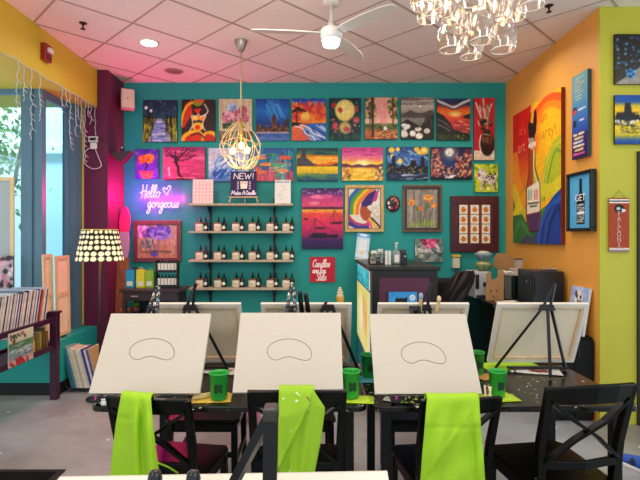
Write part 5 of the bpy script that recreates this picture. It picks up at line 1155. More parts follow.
# ================================================================== neon sign
neon = glow('pink_neon_tube', '#ffc0f4', 2.0)
nd = BACK - .03; t = thing('neon_sign', 'glowing pink neon sign with hand script and a heart on the teal wall', 'sign', (X(160, nd), nd, Z(198, nd)))
k = nd / F
def neon_line(txt, px, py, h, wide):
    st, xe = script_strokes(txt, 0, 0, h * k, .16, wide)
    for s in st:
        MB().tube([(X(px, nd) - X(160, nd) + p[0], 0, Z(py, nd) - Z(198, nd) + p[1]) for p in s], .0052, 7).build('neon_tube', neon, t)
neon_line('Hello', 140.6, 197.5, 6.0, .88)
neon_line('gorgeous', 147.2, 207.5, 5.3, .97)
hp = [(166.5, 194.5), (163.6, 190.6), (163.2, 188.4), (164.8, 187.6), (166.4, 189.6), (168.6, 186.2), (170.4, 186.0), (170.4, 188.4), (168.4, 191.8), (166.6, 195.6)]
MB().tube(smooth_path([(X(a, nd) - X(160, nd), 0, Z(b_, nd) - Z(198, nd)) for a, b_ in hp], 4), .0052, 7).build('neon_heart', neon, t)
MB().bb(X(139, nd) - X(160, nd), X(181, nd) - X(160, nd), .012, .018, -.17, .19).build('clear_backboard', thin_glass('clear_acrylic', '#fdf4ff', .01, .1), t)

# ================================================================== candle shelves
sw = wood('pale_shelf_wood', '#a89c86', '#c2b69e', .55); bk = mat('black_bracket_steel', '#120e12', .4)
SD = 5.57; sx0, sx1 = X(188.5, SD), X(293, SD)
SZ = [Z(203.5, SD), Z(231, SD), Z(260, SD), Z(288, SD)]
t = thing('wall_mounted_shelf', 'four-tier wall shelf unit with pale boards and black uprights', 'shelf unit', ((sx0 + sx1) / 2, BACK - .004, 0))
hw = (sx1 - sx0) / 2; mid = (sx0 + sx1) / 2
for z in SZ: MB().bb(-hw, hw, -.235, -.02, z - .024, z).build('shelf_board', sw, t, bevel=.003)
for px in (211, 274.5):
    x = X(px, BACK) - mid
    u_ = MB().bb(x - .014, x + .014, -.018, 0, .55, SZ[0] + .08).build('upright', bk, t)
    for z in SZ: MB().prism_z([(x - .01, -.2), (x + .01, -.2), (x + .012, -.019), (x - .012, -.019)], z - .05, z - .025).add([(x, -.2, z - .05), (x, -.019, z - .05), (x, -.019, z - .14)], [(0, 1, 2)]).build('bracket_arm', bk, u_)
jar_c = mat('cream_jar_glaze', '#ece0cc', .4); lid_c = wood('brown_wood_lid', '#6a4a30', '#8a6444', .5); bot = mat('dark_amber_bottle', '#17100e', .2); lab_w = mat('white_label', '#ece6de', .6)
def candle(pos, label):
    t = thing('candle_jar', label, 'candle', pos, 0, 'cream candle jars on the wall shelves')
    MB().lathe([(.040, 0), (.044, .004), (.044, .078), (.041, .084)], n=22).build('jar', jar_c, t)
    MB().lathe([(.043, .0845), (.044, .088), (.044, .098), (.042, .101)], n=22).build('lid', lid_c, t)
    MB().bb(-.018, .018, -.0455, -.0442, .024, .058).build('paper_label', mat('tan_paper_label', '#d8c4a4', .7), t)
    return t
def bottle(pos, label, tagged):
    t = thing('dropper_bottle', label, 'bottle', pos, 0, 'dark dropper bottles behind the candle jars')
    MB().lathe([(.027, 0), (.028, .004), (.028, .085), (.022, .1), (.0115, .108), (.0115, .118)], n=16).build('glass_body', bot, t)
    MB().lathe([(.013, .1185), (.013, .138), (.008, .142), (.006, .168), (.003, .172)], n=12).build('dropper_cap', mat('black_dropper_cap', '#0c0a0c', .35), t)
    if tagged: MB().ball((.0, -.029, .04), .021, 14, 8, (1, .18, 1)).build('round_label', lab_w, t)
    return t
rows = ['upper', 'middle', 'lower']; nth = ['first', 'second', 'third', 'fourth', 'fifth', 'sixth']
fc = fbt = None
for ri, z in enumerate(SZ[1:]):
    for ci, px in enumerate((199, 217.3, 235.5, 252, 270, 286)):
        x = X(px, 5.62)
        lab = f'cream candle jar, {nth[ci]} from the neon sign on the {rows[ri]} jar shelf'
        if fc is None: fc = c = candle((x, 5.64, z + .0008), lab)
        else:
            c = copy_tree(fc); c.location = (x, 5.64, z + .0008); c['label'] = lab
        for k, (dx, dy, w_) in enumerate(((-.004, .075, 'behind'), (.068, .04, 'beside'))):
            lab = f'dark dropper bottle {w_} the {nth[ci]} candle jar of the {rows[ri]} jar shelf'
            pos = (x + dx, 5.64 + dy, z + .0008)
            if fbt is None: fbt = bottle(pos, lab, False); fb2 = None
            elif k == 1 and fb2 is None: fb2 = bottle(pos, lab, True)
            else:
                c = copy_tree(fbt if k == 0 else fb2); c.location = pos; c['label'] = lab
# things on the top shelf
z = SZ[0] + .001
PG = R_(40, 48, '#eed8d2', ss=2)
for k in range(1, 6): PG.l([(k / 6, .1), (k / 6, .95)], .02, '#d89aa4').l([(.06, .1 + k * .14), (.94, .1 + k * .14)], .02, '#d89aa4')
t = thing('pink_grid_board', 'pink board with a grid of squares leaning on the top shelf', 'board', (X(202, 5.6), 5.64, z), 0, rx=-.06)
o = art_mesh('board_face', PG, 20.5 * 5.6 / F, 24.5 * 5.6 / F, .012, PM, t, '#d8a8a8'); o.location = (0, 0, 24.5 * 5.6 / F / 2 + .002)
WG = R_(30, 40, '#eceae6').r(.08, .05, .92, .12, '#a8b4c0').hs(14, .12, .2, .5, .85, .02, ['#c8c8c8', '#b8bcc4'], .3, .7)
t = thing('clipboard_notice', 'white notice on a small clipboard standing on the top shelf', 'notice', (X(282.5, 5.6), 5.64, z), 0, rx=-.08)
o = art_mesh('notice_face', WG, 16 * 5.6 / F, 24 * 5.6 / F, .01, PM, t, '#c8c4bc'); o.location = (0, 0, 24 * 5.6 / F / 2 + .002)
MB().bb(-.03, .03, -.012, -.006, .262, .285).build('clip', mat('steel_clip', '#b8bcc0', .3, .9), t)
MS = R_(80, 76, '#2c1550').nz(.05)
for txt, x, y, h, mw, cw in (('NEW!', .12, .30, .11, .78, '#f4eefa'), ('Make A', .04, .93, .075, .52, '#e8def4'), ('Candle', .58, .93, .075, .38, '#e8def4')):
    st, xe = script_strokes(txt, 0, 0, h, .06, .8); kx = mw / xe
    for s in st: MS.l([(x + p[0] * kx, y - p[1]) for p in s], .03, cw)
MS.p([(.36, .40), (.66, .40), (.63, .70), (.39, .70)], '#f2e8d6').r(.37, .45, .65, .5, '#d8c8b4')
for a in range(5): MS.l([(.26, .42 + a * .07), (.31, .43 + a * .065)], .03, '#e8dcf0').l([(.71, .42 + a * .07), (.76, .43 + a * .065)], .03, '#e8dcf0')
t = thing('mini_easel_sign', 'purple hand-lettered candle sign on a small wooden easel on the top shelf', 'sign', (X(243.5, 5.58), 5.6, z + .012))
o = art_mesh('painted_board', MS, 26 * 5.58 / F, 25 * 5.58 / F, .014, PM, t, '#1c0c38'); o.location = (0, -.004, 6 * 5.58 / F + 12.7 * 5.58 / F); o.rotation_euler = (-.08, 0, 0)
pw = wood('pale_easel_wood', '#d0a878', '#e0bc90', .5)
MB().bb(-.165, .165, -.04, .004, .055, .068).build('ledge', pw, t)
for s in (-1, 1): MB().bar((s * .17, -.02, 0), (s * .04, .03, .34), .014, .012).build('leg', pw, t)
MB().bar((0, .09, .0), (0, .04, .3), .012, .012).build('rear_leg', pw, t)

# ================================================================== corner by the pillar: plank board, lamp, console
t = thing('leaning_surfboard', 'tall wooden board with a pink pointed tip leaning in the corner by the pillar', 'board', (0, 0, 0))
def strip(pts_l, pts_r, d0, d1, y0, y1, name, m):
    n = len(pts_l); vs = []
    for off in (0, .025):
        for l_, r__ in zip(pts_l, pts_r):
            for q_ in (l_, r__):
                d = d0 + (d1 - d0) * (q_[1] - y0) / (y1 - y0); v_ = P(q_[0], q_[1], d); vs.append(v_ + Vector((0, off, 0)))
    fs = []
    m_ = 2 * n
    for i in range(n - 1):
        a, b_, c, e_ = 2 * i, 2 * i + 1, 2 * i + 3, 2 * i + 2
        fs += [(a, b_, c, e_), (a + m_, e_ + m_, c + m_, b_ + m_), (a, e_, e_ + m_, a + m_), (b_, b_ + m_, c + m_, c)]
    fs += [(0, m_, m_ + 1, 1), (m_ - 2, m_ - 1, 2 * m_ - 1, 2 * m_ - 2)]
    MB().add(vs, fs).build(name, m, t)
PB = (5.66, 5.44, 207, 405)
strip([(123.5, 207), (121, 212), (119.3, 219), (119, 226), (119.8, 232)], [(126, 207), (128.6, 212), (129.8, 219), (129.3, 226), (128, 232)], *PB, 'pink_tip', mat('hot_pink_lacquer', '#d8286c', .3))
strip([(119.8, 232), (119, 240), (118.6, 250), (118.5, 257.5)], [(128, 232), (128.8, 240), (128.6, 250), (127.2, 257.5)], *PB, 'grey_band', mat('mauve_grey_lacquer', '#b08aa4', .35))
strip([(117, 257.5), (115.5, 285), (114, 320), (114, 405)], [(128.6, 257.5), (127.5, 285), (126.5, 320), (126, 405)], *PB, 'wood_body', wood('red_brown_plank', '#7a4426', '#a8663c', .5, (3, 3, 16)))

ld = 4.48; lx = X(100, ld)
t = thing('floor_lamp', 'floor lamp with a black drum shade covered in cream dots', 'lamp', (lx, ld, 0))
LS = R_(150, 52, '#0e0c0a', ss=2)
for j, (v_, r_) in enumerate(((.09, .046), (.25, .050), (.41, .054), (.58, .060), (.75, .066), (.92, .066))):
    n = (26, 25, 24, 23, 21, 20)[j]
    for i in range(n + 1): LS.e((i + (j % 2) * .5) / n + LS.rs.uniform(-.004, .004), v_ + LS.rs.uniform(-.015, .015), r_ * .30, r_ * 1.1, '#f3e2b4', .25)
LS.r(0, 0, 1, .025, '#e8c860')
rt, rb, z1, z0 = .158, .211, Z(229.5, ld), Z(260.5, ld)
art_mesh('lamp_shade', LS, 1, 1, 0, paint_mat('lit_shade_paint', .7, .75), t, fn=lambda u, v: ((rt + (rb - rt) * v) * math.cos(2 * PI * u + PI / 2), (rt + (rb - rt) * v) * math.sin(2 * PI * u + PI / 2), z1 + (z0 - z1) * v))
MB().lathe([(rt - .004, z1 - .002), (rt - .003, z1)], n=40, caps=False).lathe([(rt - .006, z1 - .01), (rb - .006, z0 + .004)], n=40, caps=False).build('shade_lining', mat('warm_cream_lining', '#f2dca0', .7, emis=.9, ecol='#ffd070'), t)
MB().tube([(0, 0, .02), (0, 0, z1 - .06)], .011, 10).build('pole', mat('dark_bronze_pole', '#2a141c', .4), t)
MB().lathe([(.12, .002), (.12, .014), (.03, .028)], n=30).build('base', mat('dark_bronze_pole', '#2a141c', .4), t)
MB().ball((0, 0, z1 - .1), .035, 14, 10).build('bulb', glow('lamp_bulb_glow', '#ffdc9a', 12), t)
lamp('floor_lamp_light', 'POINT', (lx, ld, z1 + .05), 6 * LK, '#ffc878', .05)

# console
cd_ = 5.02; c0, c1 = X(119, cd_), X(180, cd_); ct = Z(289.5, cd_)
dkw = wood('dark_espresso_wood', '#1f1216', '#33202a', .4)
t = thing('console_desk', 'dark espresso console desk with a drawer, under the mauve framed picture', 'desk', ((c0 + c1) / 2, cd_, 0)); a = (c1 - c0) / 2
MB().bb(-a, a, 0, .38, ct - .03, ct).build('desk_top', dkw, t, bevel=.003)
MB().bb(-a + .03, a - .03, .02, .36, ct - .12, ct - .031).build('drawer_case', dkw, t)
dr = MB().bb(-a + .05, -a + .33, .01, .0195, ct - .11, ct - .04).build('drawer_front', dkw, t, bevel=.002)
MB().bar((-a + .13, -.004, ct - .07), (-a + .2, -.004, ct - .07), .012, .012).bb(-a + .13, -a + .135, -.004, .0098, ct - .075, ct - .065).bb(-a + .195, -a + .2, -.004, .0098, ct - .075, ct - .065).build('handle', mat('silver_pull', '#c8b4bc', .3, .8), dr)
for sx in (-1, 1):
    for yy in (.04, .34): MB().bb(sx * (a - .045) - .02, sx * (a - .045) + .02, yy - .02, yy + .02, 0, ct - .121).build('leg', dkw, t)
LSH = Z(315, cd_)
MB().bb(-a + .066, a - .066, .03, .35, LSH - .02, LSH).build('lower_shelf', dkw, t)
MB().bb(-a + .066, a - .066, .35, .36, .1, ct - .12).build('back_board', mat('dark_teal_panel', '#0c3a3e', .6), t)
for px, c, nm in ((130.5, '#1c94c8', 'blue'), (141, '#d8cc2c', 'yellow'), (150, '#8ab42c', 'green')):
    d = 5.2; h_ = (17.5, 18, 17)[('blue', 'yellow', 'green').index(nm)] * d / F
    t = thing('gift_bag', f'small {nm} gift bag standing on the console desk', 'bag', (X(px, d), d, ct + .001), 0, 'gift bags on the console desk')
    bm = mat('bag_' + nm, c, .5, mottle=.08, scale=20)
    MB().prism_z([(-.045, -.02), (.045, -.02), (.048, .02), (-.048, .02)], 0, h_).build('bag_body', bm, t, bevel=.003)
    for yy in (-.021, .021): MB().tube(smooth_path([(-.018, yy, h_ * .95), (-.012, yy, h_ + .018), (.012, yy, h_ + .018), (.018, yy, h_ * .95)], 4), .002, 5).build('handle', bm, t)
    MB().bb(-.03, .03, -.0225, -.0205, .02, .07).build('front_label', mat('pale_bag_label_' + nm, '#d8dccc', .6), t)
rk = thing('bottle_rack', 'black two-tier rack of white-labelled bottles on the console desk', 'rack', (X(167.5, 5.2), 5.2, ct + .001)); rw = 10.5 * 5.2 / F
tier = [(.004), (.165)]
for zz in tier: MB().bb(-rw, rw, -.045, .045, zz, zz + .008).bb(-rw, rw, -.047, -.044, zz + .008, zz + .022).build('tier', bk, rk)
for s in (-1, 1): MB().bb(s * rw - .004, s * rw + .004, -.045, .045, 0, .3).build('side_panel', bk, rk)
for r_, zz in enumerate(tier):
    for k in range(6):
        t = thing('labelled_bottle', f'white-labelled bottle on the {("lower", "upper")[r_]} tier of the black rack, {nth[k]} from the gift bags', 'bottle', (X(167.5, 5.2) - rw + .022 + k * (2 * rw - .044) / 5, 5.2, ct + .0015 + zz + .008), 0, 'white-labelled bottles in the black rack')
        MB().lathe([(.0155, 0), (.0155, .022), (.0155, .098), (.013, .105), (.008, .108)], n=12).build('bottle_body', bot, t)
        MB().lathe([(.0162, .018), (.0162, .09)], n=12, caps=False).build('paper_label', lab_w, t)
        MB().lathe([(.0095, .1085), (.0095, .128), (.003, .13)], n=10).build('cap', mat('plum_cap', '#2a1024', .4), t)
t = thing('potted_plant', 'small green plant in a maroon pot on the lower shelf of the console', 'plant', (X(136, 5.15), 5.15, LSH + .001))
MB().lathe([(.04, 0), (.05, .07), (.045, .07), (.04, .06)], n=20).build('pot', mat('maroon_pot', '#5a1c2c', .5), t)
mb = MB(); rr = random.Random(2)
for k in range(40):
    a_ = rr.uniform(0, 2 * PI); q_ = rr.uniform(.01, .045)
    mb.add([(q_ * math.cos(a_) * .4, q_ * math.sin(a_) * .4, .06), (q_ * math.cos(a_ + .3), q_ * math.sin(a_ + .3), .09), (q_ * 1.15 * math.cos(a_), q_ * 1.15 * math.sin(a_), .115), (q_ * math.cos(a_ - .3), q_ * math.sin(a_ - .3), .085)], [(0, 1, 2, 3)])
mb.build('foliage', mat('fresh_leaf', '#5a8a2a', .5), t)
t = thing('orange_candy_dish', 'orange round dish on the lower shelf of the console', 'dish', (X(125.5, 5.15), 5.15, LSH + .001))
MB().lathe([(.03, 0), (.06, .03), (.062, .045), (.055, .045), (.03, .012)], n=24).build('bowl', mat('orange_glaze', '#c8622c', .35), t)
MB().ball((0, 0, .035), .045, 14, 8, (1, 1, .5)).build('filling', mat('amber_filling', '#d8843c', .5), t)
t = thing('wall_outlet', 'small dark outlet plate on the teal wall above the gift bags', 'outlet', (X(135, BACK), BACK - .004, Z(271, BACK)))
MB().bb(-.03, .03, -.008, 0, -.05, .05).build('plate', mat('grey_outlet_plate', '#3a4a50', .5), t); MB().bb(-.015, .015, -.03, -.0085, -.03, .02).build('plug', mat('black_plug', '#14161a', .4), t)

# ================================================================== reception counter
KY, KB, KX0, KX1, KZ = 4.13, 5.72, .46, 1.075, 1.254
kb = mat('black_counter_lacquer', '#0c0d0f', .35, mottle=.1, scale=3)
t = thing('reception_counter', 'tall black reception counter with plum end panel and lit side posters', 'counter', ((KX0 + KX1) / 2, KY, 0)); mx_ = (KX0 + KX1) / 2
bx0, bx1, L_ = KX0 + .025 - mx_, KX1 - .025 - mx_, KB - KY
MB().bb(KX0 - mx_, KX1 - mx_, 0, L_, KZ - .035, KZ).build('counter_top', kb, t, bevel=.006)
MB().bb(bx0, bx1, .03, L_ - .01, .08, KZ - .036).build('carcass', kb, t)
MB().bb(bx0, bx0 + .06, .012, .029, .08, KZ - .036).bb(bx1 - .06, bx1, .012, .029, .08, KZ - .036).bb(bx0 + .06, bx1 - .06, .012, .029, KZ - .09, KZ - .036).bb(bx0 + .06, bx1 - .06, .012, .029, .08, .2).build('end_frame', kb, t)
MB().bb(bx0 + .06, bx1 - .06, .02, .0295, .2, KZ - .09).build('end_panel', mat('plum_counter_panel', '#54203e', .5, mottle=.05, scale=5), t)
MB().bb(bx0 + .02, bx1 - .02, .05, L_ - .03, .0, .079).build('plinth', kick_m, t)
CP = R_(60, 14).g([(0, '#2cc0cc'), (1, '#3ab8c0')]).hs(20, 0, .1, .9, .9, .05, ['#5ad8dc', '#1c98b0'], .2)
o = art_mesh('cyan_side_panel', CP, 1.24, .17, .008, paint_mat('lit_poster_paint', .5, .45), t); o.location = (bx0 - .005, .8, 1.115); o.rotation_euler = (0, 0, -PI / 2)
YP = R_(90, 44).g([(0, '#d8e07a'), (1, '#ecec9a')]).e(.78, .45, .05, .35, '#e8a060', .8).e(.62, .4, .035, .3, '#d86a4a', .8).e(.7, .42, .02, .28, '#f0d070', .8).e(.35, .5, .2, .3, '#f8f8c8', .9).hs(16, .5, .2, .8, .6, .02, ['#e8b878', '#f4f0b0', '#c8584a'], .05, .7, 1.4)
o = art_mesh('yellow_side_poster', YP, 1.26, .60, .008, paint_mat('lit_poster_paint', .5, .45), t); o.location = (bx0 - .005, .8, .705); o.rotation_euler = (0, 0, -PI / 2)
o = art_mesh('lower_side_panel', R_(20, 8, '#2a8a98').nz(.1), 1.26, .26, .006, PM, t); o.location = (bx0 - .004, .8, .25); o.rotation_euler = (0, 0, -PI / 2)
DP = R_(44, 54).g([(0, '#3a94d8'), (.6, '#4aa4e0'), (1, '#2a70b8')]).e(.83, .17, .1, .08, '#e8f0f4').e(.83, .17, .05, .04, '#a8c4d8').e(.44, .36, .2, .18, '#16141c').p([(.2, .36), (.28, .15), (.4, .24)], '#16141c').p([(.5, .22), (.64, .14), (.66, .36)], '#16141c').p([(.15, 1), (.28, .48), (.62, .48), (.85, 1)], '#1c1820').e(.46, .46, .08, .06, '#8a3a3c').nz()
hw_ = (417.5 - 389) * 4.11 / F
o = art_mesh('hanging_canvas_painting', DP, hw_, hw_ * 1.25, .02, PM, None, '#1c4a78'); zt = Z(292, 4.11)
o.location = (X(403, 4.11), 4.128, zt - hw_ * 1.25 / 2); tag(o, 'bright blue painting of a dark dog on the plum end of the reception counter', 'painting')
# things on the counter
SGN = R_(34, 50).g([(0, '#7ab4e4'), (.16, '#5a9cd8'), (.17, '#b8d4ec'), (1, '#c8dcec')]).r(.25, .03, .75, .12, '#d8ecf8').r(.2, .25, .8, .7, '#e0e6ea').e(.5, .8, .2, .1, '#e4cfa8').nz(.04)
d = 5.50; t = thing('acrylic_sign_holder', 'slanted blue and white acrylic sign at the back end of the counter', 'sign holder', (X(362, d), d, KZ + .001), 0, rx=-.0)
o = art_mesh('sign_sheet', SGN, .15, .28, .006, PM, t, '#d8e4ec'); o.location = (0.012, .03, .155); o.rotation_euler = (-.15, .12, 0)
MB().bb(-.085, .085, -.05, .06, .0, .018).build('foot_tray', mat('clear_white_acrylic', '#e4e4e0', .2), t)
wm = mat('black_wire', '#141414', .4); d = 4.52; kx = d / F
t = thing('wire_basket', 'black wire basket of papers and small goods on the counter', 'basket', (X(377.5, d), d, KZ + .001)); a = 8 * kx
mb = MB()
for zz in (.004, .05, .09): mb.tube([(-a, -.05, zz), (a, -.05, zz), (a, .05, zz), (-a, .05, zz)], .003, 5, True)
for q_ in range(9): mb.tube([(-a + q_ * a / 4, -.05, .09), (-a + q_ * a / 4, -.05, .004), (-a + q_ * a / 4, .05, .004), (-a + q_ * a / 4, .05, .09)], .002, 5)
mb.build('wire_body', wm, t)
for k, (dx, dy, c, hh) in enumerate(((-.03, .02, '#e8e4dc', .12), (.03, .03, '#d8d4cc', .135), (.0, -.01, '#3a3c40', .06), (-.045, -.02, '#cfc9a0', .05))):
    tt = thing('paper_packet', ['cream packet at the back of the wire basket', 'tall pale packet in the wire basket', 'dark packet at the front of the wire basket', 'short yellowish packet in the wire basket'][k], 'packet', (X(377.5, d) + dx, d + dy, KZ + .008), 0, 'packets in the wire basket')
    MB().bb(-.025, .025, -.006, .006, 0, hh).build('packet_body', mat('packet_' + c[1:], c, .6), tt, bevel=.002); MB().bb(-.018, .018, -.0075, -.0062, hh * .4, hh * .8).build('printed_patch', mat('packet_print', '#8a8f94', .6), tt)
tt = thing('tiny_green_plant', 'tiny plant with yellow green leaves behind the wire basket', 'plant', (X(371, 4.72), 4.72, KZ + .001))
MB().lathe([(.025, 0), (.032, .05), (.028, .05)], n=16).build('pot', mat('dark_pot', '#2a2a28', .5), tt); mb = MB()
for q_ in range(30):
    a_ = rr.uniform(0, 2 * PI); l_ = rr.uniform(.02, .06)
    mb.add([(0, 0, .05), (l_ * .6 * math.cos(a_ + .3), l_ * .6 * math.sin(a_ + .3), .09), (l_ * math.cos(a_), l_ * math.sin(a_), .10 + .3 * l_), (l_ * .6 * math.cos(a_ - .3), l_ * .6 * math.sin(a_ - .3), .085)], [(0, 1, 2, 3)])
mb.build('foliage', mat('yellow_green_leaf', '#8a9a2c', .5), tt)
for px, lab in ((386, 'white card stand next to the wire basket on the counter'), (389.3, 'second white card stand, beside the clear pump bottle on the counter')):
    d = 4.5; tt = thing('card_stand', lab, 'card holder', (X(px, d), d, KZ + .001))
    MB().bb(-.012, .012, -.04, .04, 0, .006).build('base', mat('white_acrylic', '#dedad4', .3), tt); MB().bb(-.010, .010, -.035, -.028, .0065, .13).bb(-.010, .010, .01, .016, .0065, .12).build('card', mat('white_card', '#e8e4de', .6), tt)
d = 4.5; tt = thing('pump_bottle', 'clear pump bottle with a pale nozzle on the counter', 'bottle', (X(396.2, d), d, KZ + .001))
MB().lathe([(.036, 0), (.04, .006), (.04, .1), (.03, .125), (.014, .135), (.014, .142)], n=24).build('bottle_body', mat('smoky_clear_bottle', '#7c8f8e', .12), tt)
MB().bb(-.022, .022, -.042, -.0405, .02, .09).build('white_label', lab_w, tt)
MB().tube([(0, 0, .1425), (0, 0, .19)], .010, 10).bb(-.012, .012, -.04, .012, .19, .205).build('pump_head', mat('pale_pump', '#d8d4cc', .4), tt)
tt = thing('card_reader', 'black desk organiser box at the end of the counter items', 'organiser', (X(402.5, 4.55), 4.55, KZ + .001))
MB().bb(-.035, .035, -.05, .05, 0, .1).build('organiser_box', mat('black_plastic', '#121014', .35), tt, bevel=.004)
MB().bb(-.03, .03, -.03, .04, .1005, .135).build('top_tray', mat('charcoal_plastic', '#2a2c2e', .4), tt, bevel=.003); MB().box((.015, -.0525, .075), (.014, .004, .014)).build('button', mat('cream_button', '#d8cfb8', .4), tt)
d = BACK - .004; t = thing('wall_mounted_dispenser', 'small cream dispenser with a yellow top on the teal wall', 'dispenser', (X(455, d), d, Z(261, d)))
MB().bb(-.042, .042, -.07, 0, -.085, .045).build('dispenser_body', mat('cream_plastic', '#d8d4bc', .4), t, bevel=.008); MB().bb(-.05, .05, -.08, 0, .0455, .08).build('dispenser_cap', mat('yellow_plastic', '#d8b43c', .4), t, bevel=.008)
# ice-cream cone floor prop
d = 5.5; t = thing('ice_cream_cone_prop', 'tall ice cream cone display with a swirled cream top by the counter', 'display prop', (X(340, d), d, 0))
zt = Z(300, d)
MB().lathe([(.14, .003), (.14, .02), (.03, .03), (.022, .06), (.022, zt - .42)], n=24).build('stand', mat('pale_stand', '#c8a878', .5), t)
MB().lathe([(.025, zt - .43), (.03, zt - .2), (.042, zt), (.048, zt + .03), (.045, zt + .035)], n=24).build('waffle_cone', wood('waffle_yellow', '#d89a2c', '#e8b44a', .6, (20, 20, 20)), t)
for zz, r_ in ((zt + .05, .042), (zt + .085, .036), (zt + .115, .027), (zt + .14, .016)): MB().ball((0, 0, zz), r_, 18, 10, (1, 1, .62)).build('cream_swirl', mat('vanilla_cream', '#eadfc4', .5), t)

# ================================================================== office chair with a dark coat
d = 4.75; t = thing('office_chair', 'black office chair almost hidden under a dark coat', 'chair', (1.30, 4.84, 0), -.2)
pl_ = mat('black_chair_plastic', '#0e0e10', .45)
for k in range(5):
    a_ = 2 * PI * k / 5; MB().bar((0, 0, .085), (.20 * math.cos(a_), .20 * math.sin(a_), .065), .04, .03).ball((.205 * math.cos(a_), .205 * math.sin(a_), .032), .03).build('base_arm', pl_, t)
MB().tube([(0, 0, .08), (0, 0, .44)], .025, 12).build('gas_stem', pl_, t)
MB().prism_z(rounded(-.2, .2, -.2, .2, .07), .44, .52).build('seat', mat('black_fabric', '#121214', .85), t, bevel=.02)
MB().sweep([(0, .22, .47), (0, .30, .55), (0, .30, .95)], .06, .02, up=(1, 0, 0)).build('back_post', pl_, t)
MB().grid(lambda u, v: ((u - .5) * .38 * (1 - .15 * v), .27 - .05 * math.sin(PI * u) - .03 * v, .62 + .46 * v), 10, 8).build('backrest', mat('black_fabric', '#121214', .85), t, solid=.04)
ct_ = thing('dark_coat', 'dark brown coat slumped over the office chair beside the counter', 'coat', (0, 0, 0))
ol, or_ = [(458, 271.5), (453, 277), (447, 287), (442, 296), (438, 306), (436, 330)], [(474, 270.5), (474.5, 276), (473, 283), (468, 292), (464, 303), (462, 330)]
def coat(u, v):
    n = 5; i = min(int(v * n), n - 1); f_ = v * n - i
    a, b_ = [(q_[i][0] + (q_[i + 1][0] - q_[i][0]) * f_, q_[i][1] + (q_[i + 1][1] - q_[i][1]) * f_) for q_ in (ol, or_)]
    px, py = a[0] + (b_[0] - a[0]) * u, a[1] + (b_[1] - a[1]) * u
    bul = .10 * math.sin(PI * min(1, u * 1.02)) + .02 * math.sin(u * 13 + v * 4) + .012 * math.sin(v * 9 + u * 8)
    return tuple(P(px, py, 4.62 - bul))
MB().grid(coat, 24, 24).build('coat_cloth', mat('dark_coat_cloth', '#1c1512', .7, mottle=.25, scale=12, bump=.3), ct_, solid=.02)
MB().tube(smooth_path([P(459, 273, 4.55), P(455, 281, 4.5), P(449, 292, 4.5)], 5), .012, 6).build('lapel', mat('coat_lapel', '#2a201b', .7), ct_)

# ================================================================== dark counter on the orange wall, with clutter
ck = mat('black_worktop', '#0f0f11', .4)
CT = Z(300, 4.62); wx0, wx1 = 1.60, RX - .008
t = thing('dark_work_counter', 'long dark work counter against the orange wall holding boxes and cut-outs', 'counter', (wx0, 4.34, 0)); L2 = 1.0
MB().bb(0, wx1 - wx0, 0, L2, CT - .035, CT).build('worktop', ck, t, bevel=.004)
MB().bb(.03, .055, .03, L2 - .03, 0, CT - .036).bb(wx1 - wx0 - .03, wx1 - wx0 - .005, .03, L2 - .03, 0, CT - .036).bb(.056, wx1 - wx0 - .031, L2 - .06, L2 - .03, 0, CT - .036).build('side_panels', ck, t)
MB().bb(.056, wx1 - wx0 - .031, .05, L2 - .07, .35, .37).build('inner_shelf', ck, t)
t = thing('black_mini_fridge', 'black box fridge on the work counter against the orange wall', 'fridge', (1.97, 4.36, CT + .001)); fh = Z(271.5, 4.36) - CT
bf = mat('charcoal_metal', '#26262a', .35, .3)
MB().bb(0, .285, .022, .33, 0, fh).build('cabinet', mat('grey_black_side', '#34383c', .35, .2), t, bevel=.006)
MB().bb(.0, .285, 0, .02, .004, fh - .004).build('door', bf, t, bevel=.005); MB().bb(.015, .03, -.012, -.001, .08, fh - .06).build('door_handle', mat('black_plastic', '#121014', .35), t)
MB().box((-.001, .13, fh * .65), (.004, .012, .012)).build('side_badge', mat('pale_badge', '#a8a8a4', .4), t)
for k, (px, lab, c) in enumerate(((548, 'crumpled foil packet lying on top of the black box fridge', '#b8b4ac'), (556, 'small white dish on top of the black box fridge', '#d8d4cc'))):
    tt = thing('foil_packet' if k == 0 else 'white_dish', lab, 'packet' if k == 0 else 'dish', (X(px, 4.45), 4.48, CT + .002 + fh))
    if k == 0: MB().grid(lambda u, v: ((u - .5) * .1, (v - .5) * .06, .012 + .01 * math.sin(u * 9) * math.sin(v * 7)), 8, 6).build('foil', mat('silver_foil', c, .3, .6), tt, solid=.004)
    else: MB().lathe([(.02, 0), (.035, .014), (.037, .016), (.03, .012), (.018, .004)], n=20).build('dish_body', mat('white_glaze', c, .3), tt)
d = 4.75
t = thing('white_printer', 'white and black box printer at the end of the work counter', 'printer', (X(483, d), d, CT + .001)); a = 8 * d / F; h_ = Z(272, d) - CT
MB().bb(-a, a, 0, .3, 0, h_).build('printer_case', mat('pale_grey_plastic', '#b8bcc0', .4), t, bevel=.006)
MB().bb(-a * .95, -a * .5, -.006, -.0005, h_ * .35, h_ * .9).build('control_panel', mat('black_plastic', '#121014', .35), t); MB().bb(-.0, .03, -.006, -.0005, h_ * .45, h_ * .6).build('logo_mark', mat('dark_mark', '#2a2c30', .4), t)
MB().bb(-a * .9, a * .9, -.02, -.0005, .01, .03).build('paper_tray', mat('dark_grey_tray', '#2c2e30', .4), t)
